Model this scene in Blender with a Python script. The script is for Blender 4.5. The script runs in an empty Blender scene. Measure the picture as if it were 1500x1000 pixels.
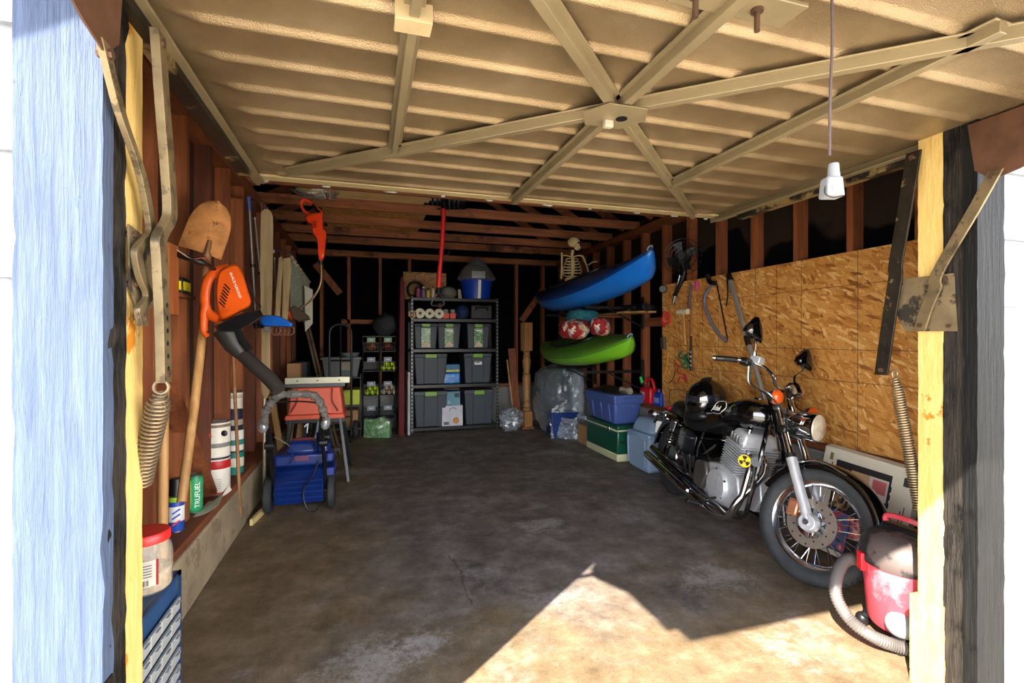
import bpy, math, random
from mathutils import Vector as V, Matrix, noise as mnoise
random.seed(11)
SC = bpy.context.scene
COL = SC.collection
R = math.radians
PI = math.pi
# ------------------------------------------------------------------ camera model (1500 x 1000, focal length 710 px)
FPX, CAMH, YAW = 710.0, 1.27, R(16.85)
SY, CY = math.sin(YAW), math.cos(YAW)
FWD, RGT, UP = V((SY, CY, 0)), V((CY, -SY, 0)), V((0, 0, 1))
def at(px, py, X=None, Y=None, Z=None, D=None):
    u, v = (px-750)/FPX, (496-py)/FPX
    d = V((SY+u*CY, CY-u*SY, v))
    if D is not None: t = D
    elif X is not None: t = X/d.x
    elif Y is not None: t = Y/d.y
    else: t = (Z-CAMH)/v
    return V((0, 0, CAMH))+d*t
# ------------------------------------------------------------------ mesh builder
def smooth(pts, k=6, closed=False):
    pts = [V(p) for p in pts]; n = len(pts); out = []
    rng = range(n if closed else n-1)
    for i in rng:
        p1, p2 = pts[i], pts[(i+1) % n]
        p0 = pts[i-1] if (closed or i > 0) else p1*2-p2
        p3 = pts[(i+2) % n] if (closed or i+2 < n) else p2*2-p1
        for j in range(k):
            t = j/k
            out.append(.5*((2*p1)+(p2-p0)*t+(2*p0-5*p1+4*p2-p3)*t*t+(3*p1-p0-3*p2+p3)*t*t*t))
    if not closed: out.append(pts[-1])
    return out
def frame(z, hint=None):
    z = V(z).normalized()
    h = V(hint) if hint else (V((0, 0, 1)) if abs(z.z) < .9 else V((1, 0, 0)))
    x = h.cross(z)
    if x.length < 1e-6: x = V((0, 1, 0)).cross(z)
    x.normalize(); y = z.cross(x)
    return x, y, z
def fmat(o, x, y, z):
    m = Matrix.Identity(4)
    for i in range(3):
        m[i][0], m[i][1], m[i][2], m[i][3] = x[i], y[i], z[i], o[i]
    return m
class MB:
    def __init__(s, M=None):
        s.v, s.f, s.M = [], [], M or Matrix.Identity(4)
    def add(s, vs, fs, M=None):
        b = len(s.v); T = s.M @ M if M is not None else s.M
        s.v += [T @ V(p) for p in vs]; s.f += [tuple(i+b for i in f) for f in fs]; return s
    def frus(s, c0, s0, c1, s1, M=None):
        vs = []
        for c, q in ((c0, s0), (c1, s1)):
            vs += [(c[0]+a*q[0]/2, c[1]+b*q[1]/2, c[2]) for a, b in ((-1, -1), (1, -1), (1, 1), (-1, 1))]
        return s.add(vs, [(3, 2, 1, 0), (4, 5, 6, 7), (0, 1, 5, 4), (1, 2, 6, 5), (2, 3, 7, 6), (3, 0, 4, 7)], M)
    def box(s, c, q, M=None):
        return s.frus((c[0], c[1], c[2]-q[2]/2), q, (c[0], c[1], c[2]+q[2]/2), q, M)
    def span(s, a, b, M=None):
        return s.box([(a[i]+b[i])/2 for i in range(3)], [abs(b[i]-a[i]) for i in range(3)], M)
    def bar(s, p0, p1, w, h, hint=None):            # rectangular bar between two points, w along frame x, h along frame y
        p0, p1 = V(p0), V(p1); x, y, z = frame(p1-p0, hint)
        return s.box((0, 0, (p1-p0).length/2), (w, h, (p1-p0).length), fmat(p0, x, y, z))
    def rings(s, rs, caps=True, closed=False, M=None):
        n = len(rs[0]); vs = [p for r in rs for p in r]; fs = []
        m = len(rs)
        for i in range(m if closed else m-1):
            a, b = i*n, ((i+1) % m)*n
            for j in range(n):
                k = (j+1) % n
                fs.append((a+j, a+k, b+k, b+j))
        if caps and not closed:
            fs.append(tuple(range(n-1, -1, -1))); fs.append(tuple((m-1)*n+j for j in range(n)))
        return s.add(vs, fs, M)
    def cyl(s, p0, p1, r0, r1=None, n=16, caps=True):
        p0, p1 = V(p0), V(p1); x, y, z = frame(p1-p0); r1 = r0 if r1 is None else r1
        return s.rings([[p+(x*math.cos(2*PI*j/n)+y*math.sin(2*PI*j/n))*r for j in range(n)] for p, r in ((p0, r0), (p1, r1))], caps)
    def tube(s, pts, r, n=8, closed=False, caps=True, flat=None):
        pts = [V(p) for p in pts]; m = len(pts); rs = []
        def tan(i):
            a = pts[i-1] if (closed or i > 0) else pts[i]
            b = pts[(i+1) % m] if (closed or i < m-1) else pts[i]
            t = b-a
            return t.normalized() if t.length > 1e-9 else V((0, 0, 1))
        x, y, z = frame(tan(0))
        for i in range(m):
            t = tan(i)
            x = (x-t*x.dot(t)); x = x.normalized() if x.length > 1e-6 else frame(t)[0]
            y = t.cross(x); q = r[i] if isinstance(r, (list, tuple)) else r
            f = flat or 1.0
            rs.append([pts[i]+(x*math.cos(2*PI*j/n)+y*math.sin(2*PI*j/n)*f)*q for j in range(n)])
        return s.rings(rs, caps, closed)
    def strap(s, pts, w, t, wdir):                   # flat strip following pts, width along wdir
        pts = [V(p) for p in pts]; wd = V(wdir).normalized(); rs = []
        for i, p in enumerate(pts):
            d = (pts[min(i+1, len(pts)-1)]-pts[max(i-1, 0)]).normalized()
            nrm = d.cross(wd).normalized()
            rs.append([p+wd*w/2+nrm*t/2, p-wd*w/2+nrm*t/2, p-wd*w/2-nrm*t/2, p+wd*w/2-nrm*t/2])
        return s.rings(rs)
    def lathe(s, prof, n=24, o=(0, 0, 0), axis=(0, 0, 1), caps=True):
        x, y, z = frame(axis); o = V(o)
        return s.rings([[o+z*h+(x*math.cos(2*PI*j/n)+y*math.sin(2*PI*j/n))*max(r, 1e-4) for j in range(n)] for r, h in prof], caps)
    def ball(s, c, r, nu=16, nv=10, M=None, fn=None):
        r = (r, r, r) if isinstance(r, (int, float)) else r; rs = []
        for i in range(nv+1):
            a = PI*i/nv-PI/2; a = max(-PI/2+.02, min(PI/2-.02, a)); ring = []
            for j in range(nu):
                b = 2*PI*j/nu; d = V((math.cos(a)*math.cos(b), math.cos(a)*math.sin(b), math.sin(a)))
                k = fn(d) if fn else 1.0
                ring.append(V(c)+V((d.x*r[0], d.y*r[1], d.z*r[2]))*k)
            rs.append(ring)
        return s.rings(rs, True, False, M)
    def torus(s, c, axis, RR, r, n=32, m=10, a0=0, a1=2*PI, hint=None, sq=1.0):
        x, y, z = frame(axis, hint); c = V(c); full = abs(a1-a0-2*PI) < 1e-6; rs = []
        k = n if full else n+1
        for i in range(k):
            a = a0+(a1-a0)*i/n; d = x*math.cos(a)+y*math.sin(a)
            rs.append([c+d*(RR+r*math.cos(2*PI*j/m))+z*r*sq*math.sin(2*PI*j/m) for j in range(m)])
        return s.rings(rs, not full, full)
    def prism(s, poly, z0, z1, M=None):
        n = len(poly)
        return s.rings([[(p[0], p[1], z0) for p in poly], [(p[0], p[1], z1) for p in poly]], True, False, M)
    def slab(s, pts, nrm, t):                        # planar world polygon given thickness t along nrm
        nrm = V(nrm).normalized(); pts = [V(p) for p in pts]
        return s.rings([pts, [p+nrm*t for p in pts]])
    def grid(s, fn, nu, nv, t=0.0, nrm=(0, 0, 1)):
        vs = [V(fn(i/nu, j/nv)) for j in range(nv+1) for i in range(nu+1)]
        q = [(j*(nu+1)+i, j*(nu+1)+i+1, (j+1)*(nu+1)+i+1, (j+1)*(nu+1)+i) for j in range(nv) for i in range(nu)]
        if not t: return s.add(vs, q)
        n = V(nrm)*t; N = len(vs); fs = q+[tuple(i+N for i in reversed(f)) for f in q]
        bd = [i for i in range(nu)]+[j*(nu+1)+nu for j in range(nv)]+[nv*(nu+1)+i for i in range(nu, 0, -1)]+[j*(nu+1) for j in range(nv, 0, -1)]
        for k in range(len(bd)):
            a, b = bd[k], bd[(k+1) % len(bd)]
            fs.append((b, a, a+N, b+N))
        return s.add(vs+[p-n for p in vs], fs)
    def center(s):
        a = [min(p[i] for p in s.v) for i in range(3)]; b = [max(p[i] for p in s.v) for i in range(3)]
        return V(((a[0]+b[0])/2, (a[1]+b[1])/2, a[2]))
    def mesh(s, name, T, sharp=38, fix=True):
        me = bpy.data.meshes.new(name)
        me.from_pydata([T @ p for p in s.v], [], s.f)
        me.validate()
        if fix:
            import bmesh
            bm = bmesh.new(); bm.from_mesh(me); bmesh.ops.recalc_face_normals(bm, faces=bm.faces); bm.to_mesh(me); bm.free()
        for p in me.polygons: p.use_smooth = True
        me.set_sharp_from_angle(angle=R(sharp))
        return me
    def build(s, name, m, parent, bevel=0, sharp=38, label=None, local=False, seg=2):
        W = MW.get(parent.name, Matrix.Identity(4)) if parent else Matrix.Identity(4)
        o = bpy.data.objects.new(name, s.mesh(name, Matrix.Identity(4) if local else W.inverted(), sharp))
        COL.objects.link(o); o.data.materials.append(m)
        if parent: o.parent = parent
        MW[o.name] = W
        if bevel: bev(o, bevel, seg)
        if label: o['label'] = label
        return o
    def solo(s, name, m, label, cat, loc=None, group=None, bevel=0, sharp=38, kind=None, rz=0, seg=2):
        loc = V(loc) if loc is not None else s.center()
        W = Matrix.Translation(loc) @ Matrix.Rotation(rz, 4, 'Z')
        o = bpy.data.objects.new(name, s.mesh(name, W.inverted(), sharp))
        COL.objects.link(o); o.data.materials.append(m); o.matrix_world = W; MW[o.name] = W
        tag(o, label, cat, group, kind)
        if bevel: bev(o, bevel, seg)
        return o
MW = {}
def bev(o, w, seg=2):
    b = o.modifiers.new('bevel', 'BEVEL'); b.width = w; b.segments = seg; b.limit_method = 'ANGLE'; b.angle_limit = R(35)
def tag(o, label, cat, group=None, kind=None):
    if label: o['label'] = label
    if cat: o['category'] = cat
    if group: o['group'] = group
    if kind: o['kind'] = kind
def thing(name, label, cat, loc, rz=0, group=None, rx=0, kind=None):
    o = bpy.data.objects.new(name, None); COL.objects.link(o); o.empty_display_size = .05
    W = Matrix.Translation(V(loc)) @ Matrix.Rotation(rz, 4, 'Z') @ Matrix.Rotation(rx, 4, 'X')
    o.location = V(loc); o.rotation_euler = (rx, 0, rz); MW[o.name] = W
    tag(o, label, cat, group, kind); return o
def dup(root, loc, rz=None, label=None, group=None):
    r = root.copy(); COL.objects.link(r); r.location = V(loc)
    if rz is not None: r.rotation_euler[2] = rz
    W = Matrix.Translation(V(loc)) @ r.rotation_euler.to_matrix().to_4x4(); MW[r.name] = W
    if label: r['label'] = label
    if group: r['group'] = group
    for ch in list(root.children):
        c = ch.copy(); COL.objects.link(c); c.parent = r; MW[c.name] = W
        for g in list(ch.children):
            d = g.copy(); COL.objects.link(d); d.parent = c; MW[d.name] = W
    return r
def text(body, size, m, parent, M, name, label=None, local=False, depth=.0006, shear=0, align='CENTER'):
    cu = bpy.data.curves.new(name, 'FONT'); cu.body = body; cu.size = size; cu.extrude = depth; cu.shear = shear
    cu.align_x = align; cu.align_y = 'CENTER'
    t = bpy.data.objects.new('tmp', cu); COL.objects.link(t)
    dg = bpy.context.evaluated_depsgraph_get(); dg.update()
    me = bpy.data.meshes.new_from_object(t.evaluated_get(dg)); bpy.data.objects.remove(t)
    W = MW.get(parent.name, Matrix.Identity(4))
    me.transform(M if local else W.inverted() @ M)
    me.materials.clear(); me.materials.append(m); me.name = name
    o = bpy.data.objects.new(name, me); COL.objects.link(o); o.parent = parent; MW[o.name] = W
    if label: o['label'] = label
    return o
# ------------------------------------------------------------------ materials
def lin(c):
    return tuple(((x/255)/12.92 if x/255 <= .04045 else ((x/255+.055)/1.055)**2.4) for x in c[:3])+(1,)
class NT:
    def __init__(s, name):
        s.m = bpy.data.materials.new(name); s.m.use_nodes = True
        s.n, s.l = s.m.node_tree.nodes, s.m.node_tree.links; s.b = s.n['Principled BSDF']
        s.co = s.n.new('ShaderNodeTexCoord').outputs['Object']
    def map(s, scale=(1, 1, 1), rot=(0, 0, 0), loc=(0, 0, 0), src=None):
        q = s.n.new('ShaderNodeMapping'); q.inputs['Scale'].default_value = scale; q.inputs['Rotation'].default_value = rot
        q.inputs['Location'].default_value = loc; s.l.new(src or s.co, q.inputs['Vector']); return q.outputs[0]
    def noise(s, vec, scale, detail=4, rough=.55, dist=0):
        q = s.n.new('ShaderNodeTexNoise'); q.inputs['Scale'].default_value = scale; q.inputs['Detail'].default_value = detail
        q.inputs['Roughness'].default_value = rough; q.inputs['Distortion'].default_value = dist
        s.l.new(vec, q.inputs['Vector']); return q.outputs[0]
    def ramp(s, fac, stops, const=False):
        q = s.n.new('ShaderNodeValToRGB'); e = q.color_ramp.elements
        if const: q.color_ramp.interpolation = 'CONSTANT'
        while len(e) < len(stops): e.new(.5)
        for i, (p, c) in enumerate(stops):
            e[i].position = p; e[i].color = c if len(c) == 4 else lin(c)
        s.l.new(fac, q.inputs[0]); return q.outputs[0]
    def mix(s, fac, a, b, mode='MIX'):
        q = s.n.new('ShaderNodeMix'); q.data_type = 'RGBA'; q.blend_type = mode
        for k, x in ((0, fac), (6, a), (7, b)):
            if hasattr(x, 'is_linked'): s.l.new(x, q.inputs[k])
            else: q.inputs[k].default_value = x if k == 0 else (x if len(x) == 4 else lin(x))
        return q.outputs[2]
    def math(s, op, a, b=0., c=0.):
        q = s.n.new('ShaderNodeMath'); q.operation = op
        for k, x in enumerate((a, b, c)):
            if hasattr(x, 'is_linked'): s.l.new(x, q.inputs[k])
            else: q.inputs[k].default_value = x
        return q.outputs[0]
    def sep(s, vec=None):
        q = s.n.new('ShaderNodeSeparateXYZ'); s.l.new(vec or s.co, q.inputs[0]); return q.outputs
    def bump(s, h, strength=.3, dist=.01):
        q = s.n.new('ShaderNodeBump'); q.inputs['Strength'].default_value = strength; q.inputs['Distance'].default_value = dist
        s.l.new(h, q.inputs['Height']); s.l.new(q.outputs[0], s.b.inputs['Normal'])
    def set(s, base=None, rough=.5, metal=0, spec=None, coat=0, alpha=None, trans=0, emit=None):
        i = s.b.inputs
        if base is not None:
            if hasattr(base, 'is_linked'): s.l.new(base, i['Base Color'])
            else: i['Base Color'].default_value = base if len(base) == 4 else lin(base)
        if hasattr(rough, 'is_linked'): s.l.new(rough, i['Roughness'])
        else: i['Roughness'].default_value = rough
        i['Metallic'].default_value = metal; i['Coat Weight'].default_value = coat; i['Transmission Weight'].default_value = trans
        if spec is not None: i['Specular IOR Level'].default_value = spec
        if alpha is not None:
            if hasattr(alpha, 'is_linked'): s.l.new(alpha, i['Alpha'])
            else: i['Alpha'].default_value = alpha
        return s.m
G1, G0 = (1, 1, 1, 1), (0, 0, 0, 1)
_mc = {}
def mat(col, rough=.5, metal=0, var=.14, vs=7., bump=0, bs=60., coat=0, spec=None, alpha=None, trans=0, name=None, spots=None):
    key = (tuple(col), rough, metal, var, vs, bump, bs, coat, alpha, trans, spots)
    if key in _mc: return _mc[key]
    t = NT(name or 'paint'); a = lin(col)
    d = tuple(x*(1-var) for x in a[:3])+(1,); e = tuple(min(1, x*(1+var)) for x in a[:3])+(1,)
    base = t.ramp(t.noise(t.co, vs), [(.3, d), (.7, e)])
    if spots:
        base = t.mix(t.ramp(t.noise(t.co, spots[1], 5, .7), [(spots[2]-.03, G0), (spots[2]+.03, G1)]), base, spots[0])
    if bump: t.bump(t.noise(t.co, bs, 3), bump, .004)
    _mc[key] = t.set(base, rough, metal, spec, coat, alpha, trans); return _mc[key]
def wood(c1, c2, axis='z', sc=1.0, rough=.75, streak=16., blot=None, name='wood'):
    key = ('w', tuple(c1), tuple(c2), axis, sc, rough, streak, blot)
    if key in _mc: return _mc[key]
    t = NT(name); s = [streak*sc]*3; s['xyz'.index(axis)] = 1.1*sc
    v = t.map(tuple(s)); n = t.noise(v, 1.6, 6, .62, .6); big = t.noise(t.co, 1.7*sc, 3)
    base = t.ramp(n, [(.28, c1), (.72, c2)])
    base = t.mix(.55, base, t.ramp(big, [(.3, (.42, .40, .38, 1)), (.7, (1.0, 1.0, 1.0, 1))]), 'MULTIPLY')
    if blot: base = t.mix(t.ramp(t.noise(t.co, blot[1], 5, .65), [(blot[2]-.05, G0), (blot[2]+.06, G1)]), base, blot[0])
    t.bump(n, .35, .004); _mc[key] = t.set(base, rough); return _mc[key]
# ------------------------------------------------------------------ special materials
def make_osb(name, plane='yz', lines=False, dark=1.0, sc=1.0):
    t = NT(name); x, y, z = t.sep()
    q = t.n.new('ShaderNodeCombineXYZ'); a, b = {'yz': (y, z), 'xz': (x, z), 'xy': (x, y)}[plane]
    t.l.new(a, q.inputs[0]); t.l.new(b, q.inputs[1]); uv = q.outputs[0]
    warp = t.n.new('ShaderNodeTexNoise'); warp.inputs['Scale'].default_value = 9*sc; t.l.new(uv, warp.inputs['Vector'])
    uvw = t.mix(.03, uv, warp.outputs['Color'], 'ADD')
    layers = []
    for ang, l, w in ((15, 15, 62), (70, 17, 56), (-40, 16, 66), (115, 14, 58), (160, 16, 60)):
        vo = t.n.new('ShaderNodeTexVoronoi'); vo.voronoi_dimensions = '2D'; vo.inputs['Scale'].default_value = 1.0
        m1 = t.map((1, 1, 1), (0, 0, R(ang)), (ang*.37, ang*.11, 0), uvw)
        t.l.new(t.map((l*sc, w*sc, 1), (0, 0, 0), (0, 0, 0), m1), vo.inputs['Vector'])
        layers.append(t.sep(vo.outputs['Color']))
    def flake(L, k):
        return t.ramp(L[k], [(0., (140*dark, 84*dark, 32*dark)), (.12, (188*dark, 122*dark, 52*dark)), (.5, (208*dark, 146*dark, 70*dark)), (.85, (220*dark, 162*dark, 86*dark)), (1., (240*dark, 196*dark, 130*dark))])
    base = flake(layers[0], 0)
    for L in layers[1:]:
        base = t.mix(t.ramp(L[1], [(.46, G0), (.5, G1)]), base, flake(L, 0))
    grain = t.noise(t.map((40, 40, 1), (0, 0, .4), (0, 0, 0), uv), 2.5, 4)
    base = t.mix(.5, base, t.ramp(grain, [(.3, (.55, .5, .45, 1)), (.65, (1, 1, 1, 1))]), 'MULTIPLY')
    if lines:
        acc = None
        for src, vals in ((z, (.413, .614, 1.015)), (y, (-1.62, -1.22, -.82, -.61, -.41, 0., .2, .41, .61, .82))):
            for k in vals:
                c = t.math('COMPARE', src, k, .0024); acc = c if acc is None else t.math('MAXIMUM', acc, c)
        base = t.mix(t.math('MULTIPLY', acc, .72), base, (58, 36, 20))
    t.bump(layers[1][0], .25, .003)
    return t.set(base, .6)
M_OSB = make_osb('strand_board', 'yz', True)
M_OSBX = make_osb('strand_board_upright', 'xz', False, .8)
M_OSBF = make_osb('strand_board_flat', 'xy', False, .9)
def make_floor():
    t = NT('stained_concrete'); x, y, z = t.sep()
    n1 = t.noise(t.co, .9, 7, .62); n2 = t.noise(t.co, 5., 6, .7); n3 = t.noise(t.co, 38., 4, .7); n4 = t.noise(t.map((1, 1, 1), (0, 0, .6), (7, 3, 0)), 1.9, 7, .66, .5)
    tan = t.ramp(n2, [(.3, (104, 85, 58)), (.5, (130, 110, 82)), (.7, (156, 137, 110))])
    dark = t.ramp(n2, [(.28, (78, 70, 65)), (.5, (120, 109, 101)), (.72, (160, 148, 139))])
    # oil-stained middle of the slab with extra back light put into its colour; tan along the left curb and by the door
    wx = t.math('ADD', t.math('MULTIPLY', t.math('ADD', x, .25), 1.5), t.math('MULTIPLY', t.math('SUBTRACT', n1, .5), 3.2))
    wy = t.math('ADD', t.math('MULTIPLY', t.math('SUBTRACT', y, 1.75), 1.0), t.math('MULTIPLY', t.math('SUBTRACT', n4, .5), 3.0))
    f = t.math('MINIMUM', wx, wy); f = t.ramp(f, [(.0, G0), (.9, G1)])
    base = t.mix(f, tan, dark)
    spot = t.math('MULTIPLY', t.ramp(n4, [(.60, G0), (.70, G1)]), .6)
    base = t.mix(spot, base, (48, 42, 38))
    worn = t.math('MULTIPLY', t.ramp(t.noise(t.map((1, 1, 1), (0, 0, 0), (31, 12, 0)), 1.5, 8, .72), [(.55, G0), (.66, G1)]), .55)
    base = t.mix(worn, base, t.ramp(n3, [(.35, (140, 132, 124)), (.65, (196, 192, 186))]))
    for bx_, by_, br_ in ((.02, 1.98, .42), (.22, 2.05, .3), (1.80, 2.14, .42), (1.15, 3.1, .4), (2.0, 5.0, .6)):   # old paint and lime spills
        dx_ = t.math('SUBTRACT', x, bx_); dy_ = t.math('MULTIPLY', t.math('SUBTRACT', y, by_), 1.5)
        dd = t.math('SQRT', t.math('ADD', t.math('MULTIPLY', dx_, dx_), t.math('MULTIPLY', dy_, dy_)))
        q = t.math('ADD', t.math('MULTIPLY', dd, -1/br_), t.math('ADD', t.math('MULTIPLY', n2, 1.5), t.math('SUBTRACT', t.math('MULTIPLY', n3, 1.5), .62)))
        base = t.mix(t.math('MULTIPLY', t.ramp(q, [(.35, G0), (.8, G1)]), .62), base, (182, 176, 168))
    crk = t.math('ABSOLUTE', t.math('SUBTRACT', t.math('ADD', x, t.math('MULTIPLY', n2, .12)), t.math('ADD', .60, t.math('MULTIPLY', y, -.02))))
    inr = t.math('COMPARE', y, 2.55, .28); base = t.mix(t.math('MULTIPLY', t.math('MULTIPLY', t.ramp(crk, [(.004, G1), (.008, G0)]), inr), .45), base, (44, 39, 36))
    fleck = t.ramp(n3, [(.69, G0), (.74, G1)])
    base = t.mix(.55, base, t.ramp(t.noise(t.co, 120., 3, .75), [(.3, (.55, .53, .5, 1)), (.7, (1.0, 1.0, 1.0, 1))]), 'MULTIPLY')
    base = t.mix(.5, base, t.ramp(t.noise(t.co, 14., 6, .8), [(.3, (.5, .47, .44, 1)), (.62, (1.0, 1.0, 1.0, 1))]), 'MULTIPLY')
    base = t.mix(t.math('MULTIPLY', fleck, .7), base, (200, 192, 178))
    pit = t.ramp(t.noise(t.co, 90., 3, .6), [(.3, G1), (.38, G0)])
    base = t.mix(t.math('MULTIPLY', pit, .6), base, (36, 31, 27))
    t.bump(t.math('ADD', n3, n2), .35, .006)
    return t.set(base, t.ramp(n1, [(.3, (.55, .55, .55, 1)), (.7, (.8, .8, .8, 1))]))
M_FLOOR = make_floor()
def make_steel():
    t = NT('embossed_door_steel'); n = t.noise(t.co, 330., 2, .5); d = t.noise(t.co, 3.2, 5, .6)
    base = t.ramp(d, [(.3, (118, 98, 70)), (.5, (140, 119, 88)), (.72, (162, 141, 110))])
    t.bump(n, .55, .0035)
    return t.set(base, .34, .6)
M_STEEL = make_steel()
M_BRACE = mat((132, 117, 88), .42, .35, .12, 5, .15, 40, name='door_brace_paint')
def make_paint(name, c1, c2, spotc, lo, hi, st=(9, 9, 1.2), rough=.6, bumps=.6):
    t = NT(name); g = t.noise(t.map(st), 3., 6, .65, .3); n = t.noise(t.map((2.2, 2.2, 1.2)), 3.2, 6, .7)
    base = t.ramp(g, [(.3, c1), (.7, c2)])
    base = t.mix(t.ramp(n, [(lo, G0), (hi, G1)]), base, spotc)
    t.bump(t.math('ADD', g, t.math('MULTIPLY', n, .6)), bumps, .012)
    return t.set(base, rough, 0, .12)
M_BLUEPAINT = make_paint('weathered_blue_grey_paint', (62, 72, 94), (80, 92, 114), (50, 58, 78), .66, .7, (26, 26, 1.6))
M_SHADEPAINT = make_paint('weathered_shaded_paint', (14, 15, 16), (28, 27, 26), (9, 9, 9), .62, .7, (26, 26, 1.6))  # same paint as the left post, with the door's shade put into the colour
M_TARRED = make_paint('tarred_jamb_wood', (26, 24, 23), (60, 54, 48), (12, 12, 12), .5, .62, (30, 30, 2), .55, 1.0)
M_YELLOW = make_paint('yellowed_jamb_paint', (192, 158, 88), (208, 178, 112), (176, 110, 34), .61, .635, (12, 12, 2), .6, .4)
M_WHITESIDE = make_paint('white_siding_paint', (132, 136, 143), (142, 145, 150), (126, 130, 136), .6, .7, (14, 1.2, 14), .6, .3)
M_STUD = wood((108, 54, 26), (166, 94, 50), 'z', 1, .75, blot=((70, 34, 18), 3., .66), name='red_brown_stud_wood')
M_STUDY = wood((96, 46, 22), (150, 84, 44), 'y', 1, .75, name='red_brown_plate_wood')
M_STUDX = wood((108, 58, 34), (172, 106, 64), 'x', 1, .78, blot=((56, 30, 18), 2.2, .62), name='red_brown_joist_wood')
M_LUMX = wood((170, 120, 62), (214, 168, 104), 'x', 1, .7, name='pale_lumber')
M_LUMP = wood((216, 170, 104), (240, 208, 150), 'x', 1, .7, name='very_pale_lumber')
M_LUMZ = wood((176, 130, 74), (216, 176, 116), 'z', 1, .7, name='pale_lumber_upright')
M_LUMY = wood((150, 104, 56), (206, 160, 100), 'y', 1, .7, name='pale_lumber_along')
M_GREYWOOD = wood((150, 124, 86), (206, 182, 136), 'z', 1, .75, name='bleached_plank_wood')
M_HANDLE = wood((166, 116, 62), (212, 164, 102), 'z', 1.4, .5, name='tool_handle_wood')
M_SHEATH = wood((36, 17, 10), (66, 32, 18), 'z', 1, .8, name='dark_red_sheathing_boards')
def make_tar(name, patch):
    t = NT(name); n = t.noise(t.co, 1.1, 3, .5); f = t.noise(t.co, 24, 3)
    n = t.math('ADD', n, t.math('MULTIPLY', t.math('SUBTRACT', t.sep()[2], 2.06), .8))
    base = t.ramp(n, [(.50, (6, 6, 7)), (.53, patch)])
    t.bump(f, .3, .004); return t.set(base, .8, 0, .05)
M_TAR = make_tar('black_tar_paper', (44, 34, 28))
M_TARB = mat((5, 5, 6), .85, spec=.04, metal=0, var=.2, vs=3, bump=.3, bs=20, name='black_felt')
M_TARB_ = mat((5, 5, 6), .7, 0, .2, 3, .3, 20, name='black_felt')
M_CONC = mat((150, 132, 104), .85, 0, .28, 4, .7, 22, name='curb_concrete', spots=((128, 110, 84), 6., .6))
M_CONCG = mat((120, 120, 118), .85, 0, .25, 4, .6, 22, name='grey_curb_concrete')
M_CHROME = mat((210, 210, 212), .14, 1, .04, name='chrome')
M_ALU = mat((172, 174, 178), .34, 1, .12, 30, .1, 60, name='cast_aluminium')
M_IRON = mat((58, 52, 44), .5, .85, .35, 14, .2, 60, name='dark_steel', spots=((150, 130, 92), 18., .62))
M_WORNIRON = mat((120, 104, 76), .5, .6, .3, 10, .2, 50, name='worn_painted_steel', spots=((84, 72, 54), 16., .56))
M_RUST = mat((172, 116, 62), .75, .2, .3, 16, .4, 60, name='rusty_steel', spots=((110, 66, 34), 9., .58))
M_BLACK = mat((14, 14, 15), .45, 0, .2, name='black_plastic')
M_BLKGLOSS = mat((8, 8, 9), .08, 0, .1, coat=1, name='gloss_black_paint')
M_BLKSATIN = mat((24, 25, 27), .35, .2, .15, name='satin_black')
M_RUBBER = mat((40, 42, 45), .72, 0, .25, 20, .3, 90, name='tyre_rubber')
M_LEATHER = mat((16, 16, 18), .42, 0, .2, 20, .3, 120, name='black_vinyl')
M_WHITE = mat((232, 230, 224), .5, 0, .05, name='white_paint')
M_PAPER = mat((228, 220, 206), .7, 0, .08, name='printed_paper')
M_ORANGE = mat((232, 92, 20), .42, 0, .08, name='orange_plastic')
M_ROYAL = mat((18, 62, 168), .4, 0, .12, name='royal_blue_plastic')
M_CLEAR = None
def make_plastic(name, col, amin, amax, sc):
    t = NT(name); n = t.noise(t.co, sc, 5, .65, 1.2)
    t.bump(n, 1.0, .03)
    return t.set(col, .12, 0, .9, .3, t.ramp(n, [(.35, (amin,)*3+(1,)), (.65, (amax,)*3+(1,))]))
def make_film(name, tint, lo, hi, sc):
    t = NT(name); n = t.noise(t.co, sc, 5, .65, 1.2); nt, L = t.n, t.l
    bp = nt.new('ShaderNodeBump'); bp.inputs['Strength'].default_value = .3; bp.inputs['Distance'].default_value = .03; L.new(n, bp.inputs['Height'])
    tr = nt.new('ShaderNodeBsdfTransparent'); tr.inputs[0].default_value = (.93, .95, .97, 1)
    gl = nt.new('ShaderNodeBsdfGlossy'); gl.inputs['Roughness'].default_value = .07; gl.inputs[0].default_value = lin(tint); L.new(bp.outputs[0], gl.inputs['Normal'])
    df = nt.new('ShaderNodeBsdfDiffuse'); df.inputs[0].default_value = lin(tint)
    m1 = nt.new('ShaderNodeMixShader'); m1.inputs[0].default_value = .25; L.new(gl.outputs[0], m1.inputs[1]); L.new(df.outputs[0], m1.inputs[2])
    lw = nt.new('ShaderNodeLayerWeight'); lw.inputs[0].default_value = .35; L.new(bp.outputs[0], lw.inputs['Normal'])
    f = t.math('ADD', t.math('MULTIPLY', lw.outputs['Facing'], hi-lo), lo)
    m2 = nt.new('ShaderNodeMixShader'); L.new(f, m2.inputs[0]); L.new(tr.outputs[0], m2.inputs[1]); L.new(m1.outputs[0], m2.inputs[2])
    L.new(m2.outputs[0], nt['Material Output'].inputs['Surface']); return t.m
M_FILM = make_film('clear_plastic_film', (226, 236, 246), .20, .9, 12.)
M_FILM2 = make_film('crumpled_clear_bag', (238, 244, 250), .34, .95, 12.)
M_JAR = make_plastic('clear_jar_plastic', (226, 214, 190), .25, .35, 6.)
M_FOIL = make_plastic('shiny_wrapped_foam', (120, 116, 110), .85, 1., 30.)
M_TOTE = mat((52, 60, 70), .5, 0, .08, name='slate_tote_plastic')
M_LIME = mat((120, 170, 50), .45, 0, .08, name='lime_latch_plastic')
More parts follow.
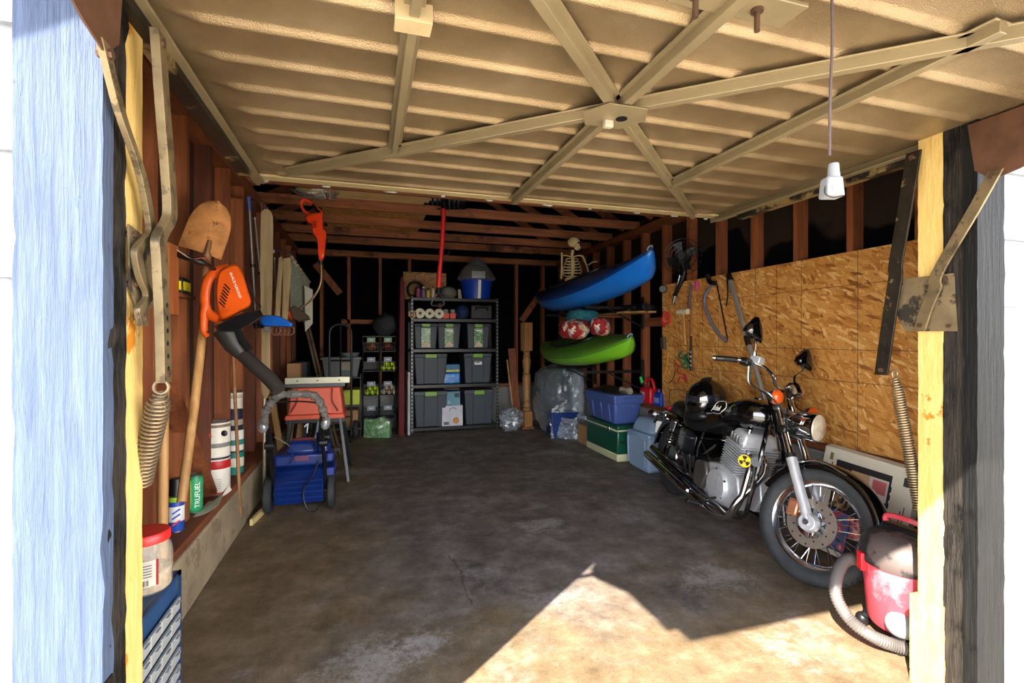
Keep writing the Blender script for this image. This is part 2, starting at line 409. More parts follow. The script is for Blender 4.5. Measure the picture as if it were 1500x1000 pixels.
M_ENG = mat((196, 198, 202), .36, .45, .1, 30, .1, 60, name='bare_engine_aluminium')
M_DKB = mat((84, 62, 46), .5, .5, .2, name='dull_bolt_steel')
M_STUD2 = wood((120, 62, 30), (176, 102, 54), 'z', 1, .75, name='lighter_stud_wood')
M_STUD3 = wood((72, 34, 18), (120, 62, 34), 'z', 1, .75, name='darker_stud_wood')
M_CARD = mat((170, 128, 84), .8, 0, .1, name='cardboard')
# ------------------------------------------------------------------ setting
def struct(name, mb, m, parent=None, bevel=0, label=None, sharp=38):
    o = mb.build(name, m, parent, bevel, sharp)
    if not parent: o['kind'] = 'structure'
    if label: o['label'] = label
    return o
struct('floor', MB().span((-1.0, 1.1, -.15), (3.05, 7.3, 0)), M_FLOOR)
M_DRIVE = mat((216, 205, 184), .85, 0, .12, 2, .3, 40, name='driveway_concrete')
struct('driveway', MB().span((-9, -9, -.2), (12, 1.1, -.012)), M_DRIVE)
XL, XR, YB, ZT = -.88, 2.89, 7.13, 2.42
# left wall
wl = struct('wall_left', MB().span((-1.05, 1.28, 0), (-.97, 7.3, 2.6)), M_SHEATH)
struct('foundation_curb', MB().span((-1.0, 1.28, 0), (-.785, 7.1, .29)), M_CONC, wl, .012)
struct('sill_plate', MB().span((-.97, 1.28, .29), (-.80, 7.1, .33)), M_STUDY, wl, .003)
for k in range(-2, 12):
    y = 2.47+.405*k
    if y < 7.1: struct('stud', MB().span((-.97, y, .33), (XL, y+.045, ZT)), (M_STUD, M_STUD3, M_STUD2)[(k*5+3) % 3], wl, .002)
struct('stud', MB().span((-.93, 3.90, .33), (-.845, 3.94, 2.28)), M_STUD2, wl, .002)
struct('top_plate', MB().span((-.97, 1.28, ZT), (-.87, 7.2, 2.5)), M_STUDY, wl, .002)
struct('brace', MB().bar(at(243, 562, X=-.893), at(308, 728, X=-.893), .02, .09, (1, 0, 0)), M_STUD, wl)
# right wall
wr = struct('wall_right', MB().span((2.98, 1.28, 0), (3.06, 7.3, 2.6)), M_TAR)
struct('foundation_curb', MB().span((2.81, 1.28, 0), (3.0, 7.1, .545)), M_CONCG, wr, .012)
struct('sill_plate', MB().span((2.85, 1.28, .545), (2.98, 7.1, .585)), M_STUDY, wr, .003)
for k in range(-2, 13):
    y = 2.262+.395*k
    if y < 7.1: struct('stud', MB().span((XR, y, .585), (2.98, y+.042, ZT)), M_STUD, wr, .002)
struct('top_plate', MB().span((XR-.005, 1.28, ZT), (2.98, 7.2, 2.5)), M_STUDY, wr, .002)
struct('blocking', MB().span((XR, 4.30, 1.40), (2.93, 4.62, 1.49)), M_STUDY, wr)
# back wall
wb = struct('wall_back', MB().span((-1.05, 7.22, 0), (3.06, 7.3, 2.6)), M_TARB)
struct('foundation_curb', MB().span((-1.0, 7.1, 0), (3.0, 7.24, .545)), M_CONCG, wb, .012)
struct('sill_plate', MB().span((-.97, 7.12, .545), (2.98, 7.22, .585)), M_STUDX, wb)
for px in (430, 471, 511, 557, 600, 645, 700, 757, 796, 838, 880):
    x = at(px, 480, Y=YB).x; struct('stud', MB().span((x-.021, YB, .585), (x+.021, 7.22, ZT)), M_STUD, wb, .002)
struct('top_plate', MB().span((-.97, YB-.005, ZT), (2.98, 7.22, 2.5)), M_STUDX, wb, .002)
struct('brace', MB().bar(at(462, 386, Y=YB+.04), at(498, 430, Y=YB+.04), .09, .02, (0, 1, 0)), M_STUD, wb)
struct('brace', MB().bar(at(764, 470, Y=YB-.012), at(797, 421, Y=YB-.012), .09, .02, (0, 1, 0)), M_STUD, wb)
struct('fire_block', MB().span((at(500, 472, Y=YB).x, YB, 1.48), (at(560, 472, Y=YB).x, 7.22, 1.54)), M_STUDX, wb)
# ceiling: joists, roof
ce = bpy.data.objects.new('ceiling', None); COL.objects.link(ce); ce['kind'] = 'structure'; MW['ceiling'] = Matrix.Identity(4)
for y in (3.64, 4.24, 4.84, 5.48, 6.08, 6.62):
    o = MB().span((-.95, y-.019, 2.5), (2.97, y+.019, 2.59)).build('joist', M_STUDX, ce, .003)
def rz(x): return 2.64+.6*(x+.97) if x < 1.0 else 2.64+.6*(2.97-x)
ro = MB()
for a, b in (((-1.45), 1.005), (3.45, .995)):
    za, zb = rz(a), rz(b)
    ro.slab([(a, .7, za), (b, .7, zb), (b, 7.6, zb), (a, 7.6, za)], (0, 0, 1), .06)
ro.build('roof_deck', M_TARB, ce)
for y in (1.5, 2.1, 2.7, 3.3, 3.9, 4.5, 5.1, 5.7, 6.3, 6.9):
    f = MB()
    f.bar((-.97, y+.06, rz(-.97)-.05), (1.0, y+.06, rz(1.0)-.05), .04, .1, (0, 0, 1)); f.bar((2.97, y+.06, rz(2.97)-.05), (1.0, y+.06, rz(1.0)-.05), .04, .1, (0, 0, 1))
    f.build('rafter', M_STUDX, ce)
# front wall, jambs, trims
wf = struct('wall_front', MB().slab([(-.476, 1.13, 2.13), (1.953, 1.13, 2.13), (2.97, 1.13, 2.13), (2.97, 1.13, rz(2.97)), (1.0, 1.13, rz(1.0)), (-.97, 1.13, rz(-.97)), (-.97, 1.13, 2.13)], (0, 1, 0), .1), M_WHITESIDE)
struct('gable', MB().slab([(-1.05, 7.23, 2.4), (3.05, 7.23, 2.4), (3.05, 7.23, rz(3.05)+.03), (1.0, 7.23, rz(1.0)+.03), (-1.05, 7.23, rz(-1.05)+.03)], (0, 1, 0), .06), M_TARB, wf)
for side, x0, x1 in (('left', -2.6, -.60), ('right', 2.08, 4.6)):
    w = MB()
    z = -.01; k = 0
    while z < 2.6:
        h = .232; w.rings([[(x0, 1.135, z), (x0, 1.108, z), (x0, 1.122, z+h), (x0, 1.135, z+h)], [(x1, 1.135, z), (x1, 1.108, z), (x1, 1.122, z+h), (x1, 1.135, z+h)]]); z += h
    w.span((x0, 1.135, 0), (x1, 1.15, 2.64))
    struct('wall_front_'+side, w, M_WHITESIDE, None, 0, None, 20)
struct('wall_return_left', MB().span((-1.05, 1.15, 0), (-.50, 1.28, 2.6)), M_SHEATH)
struct('wall_return_right', MB().span((1.985, 1.15, 0), (3.06, 1.28, 2.6)), M_SHEATH)
def roughboard(a, b, seed, amp=.0035, n=60):
    # an upright board whose long edges are chipped and wavy
    r = random.Random(seed); rs = []
    for i in range(n+1):
        z = a[2]+(b[2]-a[2])*i/n; j = lambda: r.uniform(-amp, amp)*(2.4 if r.random() < .12 else .5)
        rs.append([(a[0]+j(), a[1]+j()*.6, z), (b[0]+j(), a[1]+j()*.6, z), (b[0]+j(), b[1], z), (a[0]+j(), b[1], z)])
    return MB().rings(rs)
struct('trim_1', roughboard((-.607, 1.094, -.01), (-.472, 1.135, 2.3), 1, .002), M_BLUEPAINT)
struct('trim_2', roughboard((1.949, 1.094, -.01), (2.084, 1.135, 2.3), 2, .002), M_SHADEPAINT)
struct('trim_3', roughboard((-.52, 1.12, 0), (-.476, 1.197, 2.13), 3, .003), M_TARRED)
struct('trim_4', roughboard((1.953, 1.12, 0), (1.99, 1.197, 2.13), 4, .003), M_TARRED)
struct('trim_5', roughboard((-.517, 1.196, .30), (-.478, 1.28, 2.13), 5, .0015), M_YELLOW)
struct('trim_6', roughboard((-.515, 1.194, 0), (-.474, 1.283, .30), 6, .001), M_STUD)
struct('trim_7', roughboard((1.955, 1.196, 0), (1.99, 1.279, 2.13), 7, .0015), M_YELLOW)
struct('trim_8', roughboard((1.936, 1.192, 0), (1.985, 1.295, .325), 8, .001), M_YELLOW)
for i, s in ((9, 0), (10, 1)):                        # barge boards under the roof overhang
    a = V((-1.45, .7, rz(-1.45)-.08)) if s == 0 else V((3.45, .7, rz(3.45)-.08)); b = V((1.0, .7, rz(1.0)-.08))
    struct('trim_%d' % i, MB().bar(a, b, .2, .03, (0, -1, 0)), M_WHITESIDE)
struct('ground', MB().span((-40, -40, -.3), (40, 60, -.21)), mat((120, 118, 96), .9, 0, .2, .5, name='yard_ground'))
# overhead door, tilted up level
DZ = 2.0; DX0, DX1, DY0, DY1 = -.462, 1.994, .285, 2.45
ribs = [1.255+.1545*k for k in range(-6, 8)]
def dz(y):
    for r in ribs:
        q = abs(y-r)
        if q < .022: return DZ-.016*(math.cos(q/.022*PI)+1)/2
    return DZ
ys = [DY0]
for r in ribs: ys += [r-.022+.044*i/8 for i in range(9)]
ys = sorted(y for y in ys if DY0 <= y <= DY1-.05)+[DY1-.05]
def dxe(x, y):                                        # ribs fade out before the side rails
    k = min(1, max(0, (min(x-DX0, DX1-x)-.05)/.06)); return DZ-(DZ-dz(y))*k
xs = [DX0, DX0+.05, DX0+.08, DX0+.11, DX1-.11, DX1-.08, DX1-.05, DX1]
dm = MB(); dm.add([(x, y, dxe(x, y)) for y in ys for x in xs]+[(x, y, DZ+.006) for y in ys for x in xs],
   [(j*8+i, (j+1)*8+i, (j+1)*8+i+1, j*8+i+1) for j in range(len(ys)-1) for i in range(7)]+[(len(ys)*8+j*8+i, len(ys)*8+j*8+i+1, len(ys)*8+(j+1)*8+i+1, len(ys)*8+(j+1)*8+i) for j in range(len(ys)-1) for i in range(7)])
door = struct('door_1', dm, M_STEEL)
fr = MB()
fr.span((DX0-.012, DY0, DZ-.032), (DX0+.004, DY1, DZ+.02)); fr.span((DX1-.004, DY0, DZ-.032), (DX1+.012, DY1, DZ+.02))
fr.span((DX0-.012, DY0, DZ-.038), (DX0+.032, DY1-.05, DZ-.03)); fr.span((DX1-.032, DY0, DZ-.038), (DX1+.012, DY1-.05, DZ-.03))
fr.span((DX0-.012, DY0-.01, DZ-.032), (DX1+.012, DY0+.03, DZ+.01))
struct('side_rail', fr, M_BRACE, door, .002)
M_HRAIL = mat((40, 36, 30), .5, .6, .3, 5, .2, 50, name='mottled_rail_steel', spots=((150, 128, 84), 3.2, .57))  # dark steel mottled with broad tan spots
for xx in (DX0-.016, DX1+.016):
    struct('hinge_rail', MB().span((xx-.022, DY0+.1, DZ-.06), (xx+.026, DY1-.22, DZ-.034)), M_HRAIL, door, .002)
er = MB(); er.span((DX0-.012, DY1-.075, DZ-.010), (DX1+.012, DY1-.02, DZ+.014)); er.span((DX0-.012, DY1-.022, DZ-.004), (DX1+.012, DY1, DZ+.024)); er.span((DX0-.012, DY1-.022, DZ+.0), (DX1+.012, DY1+.02, DZ+.006))
struct('bottom_rail', er, mat((176, 156, 114), .5, .15, .15, 5, name='pale_rail_paint'), door, .002)
def brace(p, q, w=.042, h=.03, z=DZ-.03):
    p, q = V((p[0], p[1], z)), V((q[0], q[1], z)); d = (q-p).normalized(); n = V((-d.y, d.x, 0))
    m = MB(); m.bar(p, q, h, w, n) if False else None
    x = n; yv = V((0, 0, 1))
    M = fmat((p+q)/2, d, n, yv); L = (q-p).length
    m.box((0, 0, 0), (L, w*.62, h), M); m.box((0, 0, h/2-.002), (L, w*1.35, .005), M)
    struct('brace', m, M_BRACE, door, .0015)
HUB = (.735, 1.325)
brace(HUB, (.735, .30), .046); brace(HUB, (.728, 2.37)); brace(HUB, (-.31, 2.23)); brace(HUB, (1.80, 2.36), .034)
brace(HUB, (1.92, .20+.12)); brace(HUB, (-.30, .30)); brace((.098, .30), (.104, 1.85), .034); brace((1.37, .72), (1.33, 1.90))
hp = MB(); hx, hy = HUB
hp.slab([(hx-.06, hy-.07, DZ-.05), (hx+.065, hy-.07, DZ-.05), (hx+.10, hy, DZ-.05), (hx+.05, hy+.075, DZ-.05), (hx-.07, hy+.075, DZ-.05), (hx-.11, hy, DZ-.05)], (0, 0, -1), .003)
hub = struct('hub_plate', hp, M_BRACE, door)
struct('lock_hole', MB().cyl((hx+.02, hy+.005, DZ-.0532), (hx+.02, hy+.005, DZ-.0545), .018), M_BLACK, hub)
struct('lock_stub', MB().box((hx-.01, hy+.035, DZ-.06), (.03, .022, .025)), mat((150, 142, 124), .6), hub, .004)
hd = MB().span((.60, .80, DZ-.028), (.90, .875, DZ-.018)); hb = struct('handle_plate', hd, M_BRACE, door, .002)
for x in (.645, .80): struct('bolt', MB().cyl((x, .838, DZ-.028), (x, .838, DZ-.034), .013).cyl((x, .838, DZ-.034), (x, .838, DZ-.075), .006), M_DKB, hb)
struct('wood_block', MB().span((.06, 1.05, DZ-.052), (.14, 1.10, DZ-.044)).span((.06, 1.05, DZ-.047), (.14, 1.058, DZ-.01)), mat((166, 146, 108), .7), door, .002)
# bits of torn weather seal hanging from the bottom rail
for i, x in enumerate((-.44, -.18, .12, .38, .62, .95, 1.2, 1.5, 1.75, 1.97)):
    c = V((x, DY1+.014, DZ-.005)); struct('seal_scrap', MB().ball(c, (.012+.008*(i % 3), .010, .005), 10, 6, None, lambda d: 1+.9*mnoise.noise(d*4+V((i*3.7, 0, 0)))), mat((150, 146, 136), .7), door)
# gussets where the arms meet the door
for xx, s in ((-.452, -1), (1.945, 1)):
    g = MB().slab([(xx, .50, 1.99), (xx, .98, 1.80), (xx, 1.05, 1.785), (xx, 1.10, 1.83), (xx, 1.12, 1.99)], (1, 0, 0), .004)
    struct('gusset', g, M_RUST2 if 'M_RUST2' in globals() else mat((92, 62, 44), .6, .4, .3, 10, .2, 60, name='brown_steel'), door)
# tilt-door hardware on each jamb
Yx = (1, 0, 0)
def arm(label, pts, w, m, x, cat='hinge arm', wd=(0, 1, 0), holes=None, th=.008):
    P = [at(px, py, X=x) for px, py in pts]
    t = thing('hinge_arm', label, cat, P[-1])
    mb = MB().strap(smooth(P, 5) if len(P) > 3 else P, w, th, (P[0]-P[-1]).cross(V((1, 0, 0))) if wd is None else wd)
    mb.build('flat_bar', m, t, .001)
    for i in (0, -1):
        q = P[i]; d = (P[1]-P[0]) if i == 0 else (P[-2]-P[-1]); q = q+d.normalized()*.02
        MB().cyl(q+V((-.012, 0, 0)), q+V((.012, 0, 0)), .009, n=6).build('bolt', M_DKB, t)
    if holes:
        for k in range(holes):
            q = P[-1]+(P[-2]-P[-1]).normalized()*(.03+.028*k)
            MB().cyl(q+V((-th/2-.0008, 0, 0)), q+V((th/2+.0008, 0, 0)), .0055, n=8).build('adjustment_hole', M_BLACK, t)
    return t
arm('long cranked steel arm along the front of the left jamb, beside the blue-grey post', [(150, 60), (176, 165), (205, 250), (219, 320), (220, 342), (203, 362), (201, 380), (208, 410), (217, 434), (205, 452), (209, 477)], .03, M_WORNIRON, -.452, th=.012)
arm('yellowed cranked flat arm hanging inside the left jamb with a spring hooked to it', [(231, 48), (238, 150), (245, 240), (249, 305), (246, 325), (233, 350), (234, 385), (238, 470), (240, 560)], .04, M_WORNIRON, -.425, holes=6, th=.018)
arm('dark flat arm with punched holes hanging inside the right jamb', [(1339, 222), (1325, 310), (1312, 388), (1312, 405), (1302, 470), (1291, 549)], .05, M_IRON, 1.915, holes=6)
arm('long cranked steel arm slanting across the front of the right jamb to a bracket plate', [(1459, 249), (1425, 310), (1373, 400), (1370, 422), (1358, 450), (1347, 484)], .04, M_WORNIRON, 1.925)
M_PLATE = mat((112, 96, 70), .6, .3, .35, 9, .25, 50, name='rust_mottled_plate', spots=((44, 38, 32), 8., .53))
def plate(pts, x, label, t=.004):
    P = [at(px, py, X=x) for px, py in pts]
    r = thing('bracket_plate', label, 'bracket', P[-1])
    MB().slab(P, (1, 0, 0), t).build('plate', M_PLATE, r)
    for i in (0, 1, 2):
        q = P[i]*.8+sum(P, V())/len(P)*.2; MB().cyl(q+V((-.008, 0, 0)), q+V((.012, 0, 0)), .007, n=6).build('bolt', M_DKB, r)
plate([(1314, 409), (1397, 400), (1402, 485), (1326, 485), (1312, 458)], 1.943, 'mottled steel bracket plate bolted across the yellow right jamb')
plate([(207, 345), (186, 328), (188, 420), (206, 470), (225, 440), (230, 425), (228, 352)], -.471, 'mottled steel bracket plate bolted to the yellow left jamb')
def spring(p0, p1, r, label, m):
    p0, p1 = V(p0), V(p1); x, y, z = frame(p1-p0); L = (p1-p0).length
    t = thing('door_spring', label, 'spring', p1)
    n = int(L/.0095); pts = []
    for i in range(n*10+1):
        a = 2*PI*i/10; f = i/(n*10); k = r*(1.0 if f > .12 else .45+.55*f/.12)
        pts.append(p0+z*L*f+(x*math.cos(a)+y*math.sin(a))*k)
    MB().tube(pts, .0032, 5).build('coil', m, t)
    MB().torus(p0+V((0, 0, .012)), (0, 1, 0), .014, .0035, 16, 6).build('hook', m, t)
M_SPR = mat((132, 116, 92), .4, .7, .15, name='spring_steel')
spring(at(236, 575, X=-.425), at(206, 708, X=-.49), .021, 'tapered coil spring hooked to the arm inside the left jamb', M_SPR)
spring(at(1311, 552, X=1.925), at(1347, 745, X=1.985), .018, 'coil spring stretching down from the right arm beside the yellow jamb', M_SPR)
# strike plate at the foot of the left post
st = thing('latch_plate', 'worn steel latch plate let into the bottom of the blue-grey left post', 'latch', (-.471, 1.12, .28))
MB().span((-.474, 1.098, .26), (-.469, 1.128, .62)).build('plate', M_IRON, st, .001)
MB().cyl((-.4685, 1.113, .47), (-.4675, 1.113, .47), .008).build('slot', M_WHITE, st)
# hanging cord with socket box
cord = thing('pull_cord', 'dark cord hanging from the open door with a white box on its end', 'cord', at(1218, 260, D=.95))
MB().tube(smooth([at(1218, -48, D=.95), at(1219, 60, D=.95), at(1216, 140, D=.95), at(1215, 228, D=.95)], 8), .0028, 6).build('cord', mat((70, 56, 56), .8, name='brown_cord'), cord)
e = at(1218, 290, D=.95); Mx = fmat(e, RGT, FWD, UP)
MB(Mx).frus((0, 0, .0), (.036, .03, 0), (0, 0, .04), (.030, .026, 0)).build('socket_box', mat((112, 114, 118), .5), cord, .004)
MB(Mx).box((.002, -.0145, .014), (.020, .003, .014)).build('socket_face', mat((200, 160, 110), .5), cord)
MB(Mx).cyl((.004, 0, .034), (.004, 0, .068), .012, .009).build('strain_relief', mat((112, 114, 118), .5), cord, .002)
MB(Mx).tube(smooth([(-.019, -.01, .02), (-.023, -.016, .004), (-.01, -.019, -.004), (.012, -.017, 0)], 5), .0012, 5).build('wire_clip', M_IRON, cord)
# ------------------------------------------------------------------ left wall: tools and cans
def scr(px, py, D):                                   # local frame at a point: x to the right, y away, z up (world directions of the view axis)
    return fmat(at(px, py, D=D), RGT, FWD, UP)
def cut(mb, pts, D, t):                               # solid cut-out: outline in a vertical plane at distance D, thickness t
    P = [at(px, py, D=D) for px, py in pts]; c = sum(P, V())/len(P); return mb.slab(P, V((c.x, c.y, 0)), t)
# round point shovel hanging blade up
DS = 2.33; c = at(293, 369, D=DS); sh = thing('shovel', 'rusty round-point shovel hanging blade up with a long wooden handle', 'shovel', c)
nrm = -V((c.x, c.y, 0)).normalized(); tilt = (at(319, 297, D=DS)-c).normalized(); sx = tilt.cross(nrm).normalized()
sx = (sx-tilt*0).normalized()
def blade(u, v):
    w = .092*(1-.06*v)*math.sqrt(max(0, 1-max(0, (v-.45)/.55)**2)); a = (u-.5)*2
    return c+sx*a*w+tilt*(v*.268)+nrm*(.03*(1-a*a)*(1-v*.5)-.03)
bm_ = MB().grid(blade, 12, 16, .003, nrm); bm_.build('blade', M_RUST, sh, 0, 60)
MB().tube(smooth([c+tilt*.07+sx*.02-nrm*.012, c+sx*.03+nrm*.006, at(302, 396, D=2.38), at(298, 470, X=-.795)], 6), [.012]*6+[.02]*13, 12).build('socket', mat((120, 84, 52), .55, .3, .3, name='shovel_socket'), sh)
MB().tube([at(299, 462, X=-.795), at(285, 590, X=-.79), at(266, 735, X=-.79)], [.021, .021, .02], 14).build('handle', M_HANDLE, sh)
# plain handle standing behind the spring
MB().tube([at(240, 572, X=-.80)+V((0, 0, .0)), (at(238, 772, X=-.80).x, at(238, 772, X=-.80).y, .33)], .019, 14).solo('wooden_pole', M_HANDLE, 'bare pale wooden tool handle standing upright behind the red-lidded jar', 'handle')
MB().span((-.86, at(243, 330, X=-.85).y-.02, 1.38), (-.83, at(243, 330, X=-.85).y+.10, 1.70)).solo('board_offcut', wood((150, 80, 34), (190, 112, 54), 'z'), 'orange-brown board offcut fixed upright beside the shovel blade', 'board', bevel=.004)
# small shelf with black box
y0 = 2.80; sl = MB().span((-.965, 2.60, 1.475), (-.86, 2.95, 1.495)).solo('wall_ledge', M_STUDY, 'short red-brown wooden ledge nailed between the studs', 'shelf', bevel=.002)
bx = thing('tape_box', 'black box with a yellow label lying on the wall ledge', 'box', (-.905, 2.82, 1.496))
MB().span((-.945, 2.77, 1.496), (-.865, 2.90, 1.576)).build('case', M_BLACK, bx, .006)
MB().span((-.938, 2.7685, 1.512), (-.872, 2.7705, 1.556)).span((-.8655, 2.78, 1.512), (-.8640, 2.88, 1.556)).build('yellow_label', mat((232, 210, 20), .5), bx)
# black wall hook bracket with wire
hk = thing('wall_hook', 'black wall hook bar above the ledge holding the leaf blower cord', 'hook', at(255, 372, X=-.86))
MB().tube(smooth([at(250, 366, X=-.88), at(270, 376, X=-.80), at(300, 386, X=-.72), at(318, 396, X=-.70)], 6), [.016]*6+[.014]*6+[.009]*7, 10).build('arm', M_BLACK, hk)
MB().tube(smooth([at(258, 365, X=-.80), at(280, 378, X=-.76), at(300, 378, X=-.72), at(312, 394, X=-.71), at(324, 402, X=-.70)], 6), .0035, 6).build('wire', M_CHROME, hk)
# jug behind ledge
MB().lathe([(.04, 0), (.05, .02), (.05, .11), (.02, .15), (.02, .18)], 16, (-.915, 2.665, 1.496)).solo('glass_jar', M_JAR, 'small cloudy glass jar on the wall ledge under the hook', 'jar')
# leaf blower
D0 = 2.40; lb = thing('leaf_blower', 'orange electric leaf blower hanging on the left wall', 'leaf blower', at(340, 440, D=D0))
def body(mb, pts, D, t0, steps=5, k=.86):
    # rounded solid from an outline: narrower towards its two faces
    P = [at(px, py, D=D) for px, py in pts]; n = len(P); c = sum(P, V())/n; rs = []; dn = V((c.x, c.y, 0)).normalized()
    for i in range(steps+1):
        a = -PI/2+PI*i/steps; s = k+(1-k)*math.cos(a)
        rs.append([c+(p-c)*s+dn*(t0/2*math.sin(a)) for p in P])
    return mb.rings(rs)
def cl(pts, k=4): return [(p.x, p.y) for p in smooth([V((a, b, 0)) for a, b in pts], k, True)]
body(MB(), cl([(320, 400), (333, 390), (347, 388), (356, 403), (363, 425), (367, 446), (350, 458), (326, 470), (318, 455), (316, 428)]), D0, .15).build('motor_housing', M_ORANGE, lb)
MB().tube(smooth([at(334, 393, D=D0-.02), at(316, 398, D=D0-.02), at(304, 412, D=D0-.02), at(300, 440, D=D0-.02), at(305, 458, D=D0-.02), at(322, 468, D=D0-.02)], 6), .017, 12, flat=1.4).build('handle', M_ORANGE, lb)
MB().tube(smooth([at(302, 446, D=D0-.02), at(299, 468, D=D0-.02), at(299, 486, D=D0-.02), at(304, 492, D=D0-.02)], 5), [.022]*5+[.018]*5+[.012]*6, 12).build('hand_rest', M_ORANGE, lb)
body(MB(), [(314, 478), (345, 462), (381, 453), (386, 463), (366, 476), (342, 487), (320, 487)], D0, .17).build('collar', M_BLKSATIN, lb)
MB().tube([at(332, 482, D=D0), at(345, 506, D=D0), at(356, 519, D=D0)], [.062, .05, .036], 18).tube(smooth([at(354, 517, D=D0), at(374, 536, D=D0-.02), at(394, 554, D=D0-.04), at(409, 571, D=D0-.06)], 5), .034, 18).build('blow_tube', mat((44, 42, 38), .5, 0, .2, name='smoky_black_plastic'), lb)
MB().tube([at(345, 478, D=D0-.02), at(355, 500, D=D0-.03), at(366, 512, D=D0-.03)], .016, 8).build('tube_latch', M_BLKSATIN, lb)
dl = V((c_ := at(340, 440, D=D0)).xy.to_3d()).normalized()
for i in range(7):
    a_, b_ = at(329-1.3*i, 418+4.2*i, D=D0)-dl*.078, at(337-1.3*i, 426+4.2*i, D=D0)-dl*.078
    MB().bar(a_, b_, .006, .004, dl).build('vent_slot', M_BLACK, lb)
e1 = (at(352, 436, D=1)-at(341, 408, D=1)).normalized(); Mt = fmat(at(345, 420, D=D0)-dl*.0775, e1, (-dl).cross(e1), -dl)
text('BLACK+DECKER', .018, M_WHITE, lb, Mt, 'lettering')
MB().tube(smooth([at(352, 408, D=D0-.02), at(368, 425, D=D0), at(374, 440, D=D0), at(382, 450, D=D0)], 6), .004, 6).build('power_cord', M_BLACK, lb)
# extension poles
for i, (a, b, m, lab) in enumerate((((364, 288), (374, 455), mat((60, 74, 150), .4), 'grey metal pole with a blue tip hanging on the left wall'), ((373, 318), (386, 452), M_ALU, 'plain grey metal pole hanging right of the blue-tipped pole'))):
    pa, pb = at(*a, X=-.82), at(*b, X=-.80); p = thing('extension_pole', lab, 'pole', pb)
    q = pa+(pb-pa)*(.12 if i == 0 else .02); MB().cyl(q, pb, .013, n=12).build('tube', mat((120, 112, 106), .4, .6), p)
    MB().cyl(pa, q, .015, .014, n=12).build('tip', m, p)
    MB().cyl(pa+(pb-pa)*.58, pa+(pb-pa)*.61, .019, n=12).build('clamp', M_BLACK, p)
    MB().cyl(pb, pb+(pb-pa)*.16, .024, .016, n=10).build('grip', M_BLKSATIN, p)
# plank with rounded head
D1 = 3.55
pk = [(382, 318), (384, 309), (388, 306), (394, 307), (399, 314), (400, 330), (399, 420), (396, 500), (395, 575), (383, 575), (383, 500), (381, 420)]
cut(MB(), cl(pk, 3), D1, .03).solo('rounded_plank', M_GREYWOOD, 'tall bleached plank with a rounded top leaning on the left wall', 'plank', bevel=.004)
pr = MB()
for x in (383.5, 387.5, 391): pr.tube([at(x, 296+(x-383)*1.0, D=D1+.1), at(x, 340, D=D1+.1)], .005, 6)
pr.tube([at(383.5, 340, D=D1+.1), at(391, 340, D=D1+.1)], .006, 6).tube([at(387, 340, D=D1+.1), (at(387, 340, D=D1+.1).x, at(387, 340, D=D1+.1).y, .0)], .012, 8)
pr.solo('garden_fork', mat((150, 140, 124), .4, .6), 'steel garden fork standing tines up behind the rounded plank', 'garden fork')
# bundle of folded chair and screens
D2 = 3.95; lc = thing('folding_chair', 'folded lawn chair with grey-green webbing hung on the left wall', 'chair', at(428, 470, D=D2))
MB().tube(smooth([at(401, 370, D=D2), at(402, 366, D=D2), at(412, 367, D=D2), at(424, 371, D=D2), at(440, 394, D=D2+.3), at(454, 413, D=D2+.55)], 4), .008, 8).tube([at(402, 378, D=D2), at(406, 476, D=D2)], .008, 8).build('frame', M_ALU, lc)
MB().grid(lambda u, v: at(426+(453-426)*u, (373+42*u)*(1-v)+(455+4*u)*v, D=D2+.02+.53*u)-FWD*(.012*math.sin(u*PI*6)*math.sin(v*PI*9)), 30, 40, .006, FWD).build('webbing', mat((136, 144, 128), .8, 0, .3, 40, .3, 90, name='woven_webbing'), lc)
wr_ = MB()
for i in range(7): wr_.torus(at(428+i*4, 377+i*6.0, D=D2-.0+.085*i), FWD, .012, .003, 10, 5)
wr_.build('cord_lacing', mat((180, 160, 120), .8), lc)
for pts, lab in (([(408, 377), (413, 375), (415, 385), (412, 420), (410, 468), (402, 468), (405, 420)], 'narrow pale board standing left of the lawn chair webbing'), ([(415, 378), (425, 377), (427, 395), (424, 430), (421, 472), (413, 472), (414, 430)], 'wider pale weathered board standing just left of the lawn chair webbing')):
    cut(MB(), pts, D2-.11, .03).solo('weathered_board', M_GREYWOOD, lab, 'board', bevel=.004)
cut(MB(), [(446, 418), (458, 424), (458, 474), (447, 486)], D2+.3, .03).solo('screen_panel', mat((176, 170, 152), .6), 'pale flat panel edge hanging behind the lawn chair', 'panel', bevel=.003)
# blue scoop
bs = thing('hedge_trimmer', 'blue wedge-shaped plastic tool with a coil of cord under it, on the left wall', 'tool', at(400, 472, D=3.3))
body(MB(), [(381, 464), (392, 461), (410, 463), (430, 474), (428, 479), (408, 478), (386, 478), (380, 473)], 3.3, .10).build('shell', mat((28, 96, 190), .35, 0, .15), bs, .004)
MB().cyl(at(391, 482, D=3.24), at(391, 482, D=3.36), .02).cyl(at(386, 476, D=3.30), at(380, 472, D=3.30), .03).build('knob', M_BLACK, bs, .002)
co_ = MB()
for i in range(4): co_.torus(at(404+i*7, 484, D=3.34+.02*i), FWD, .03, .0055, 20, 6)
co_.build('cord_coil', mat((112, 70, 50), .7), bs)
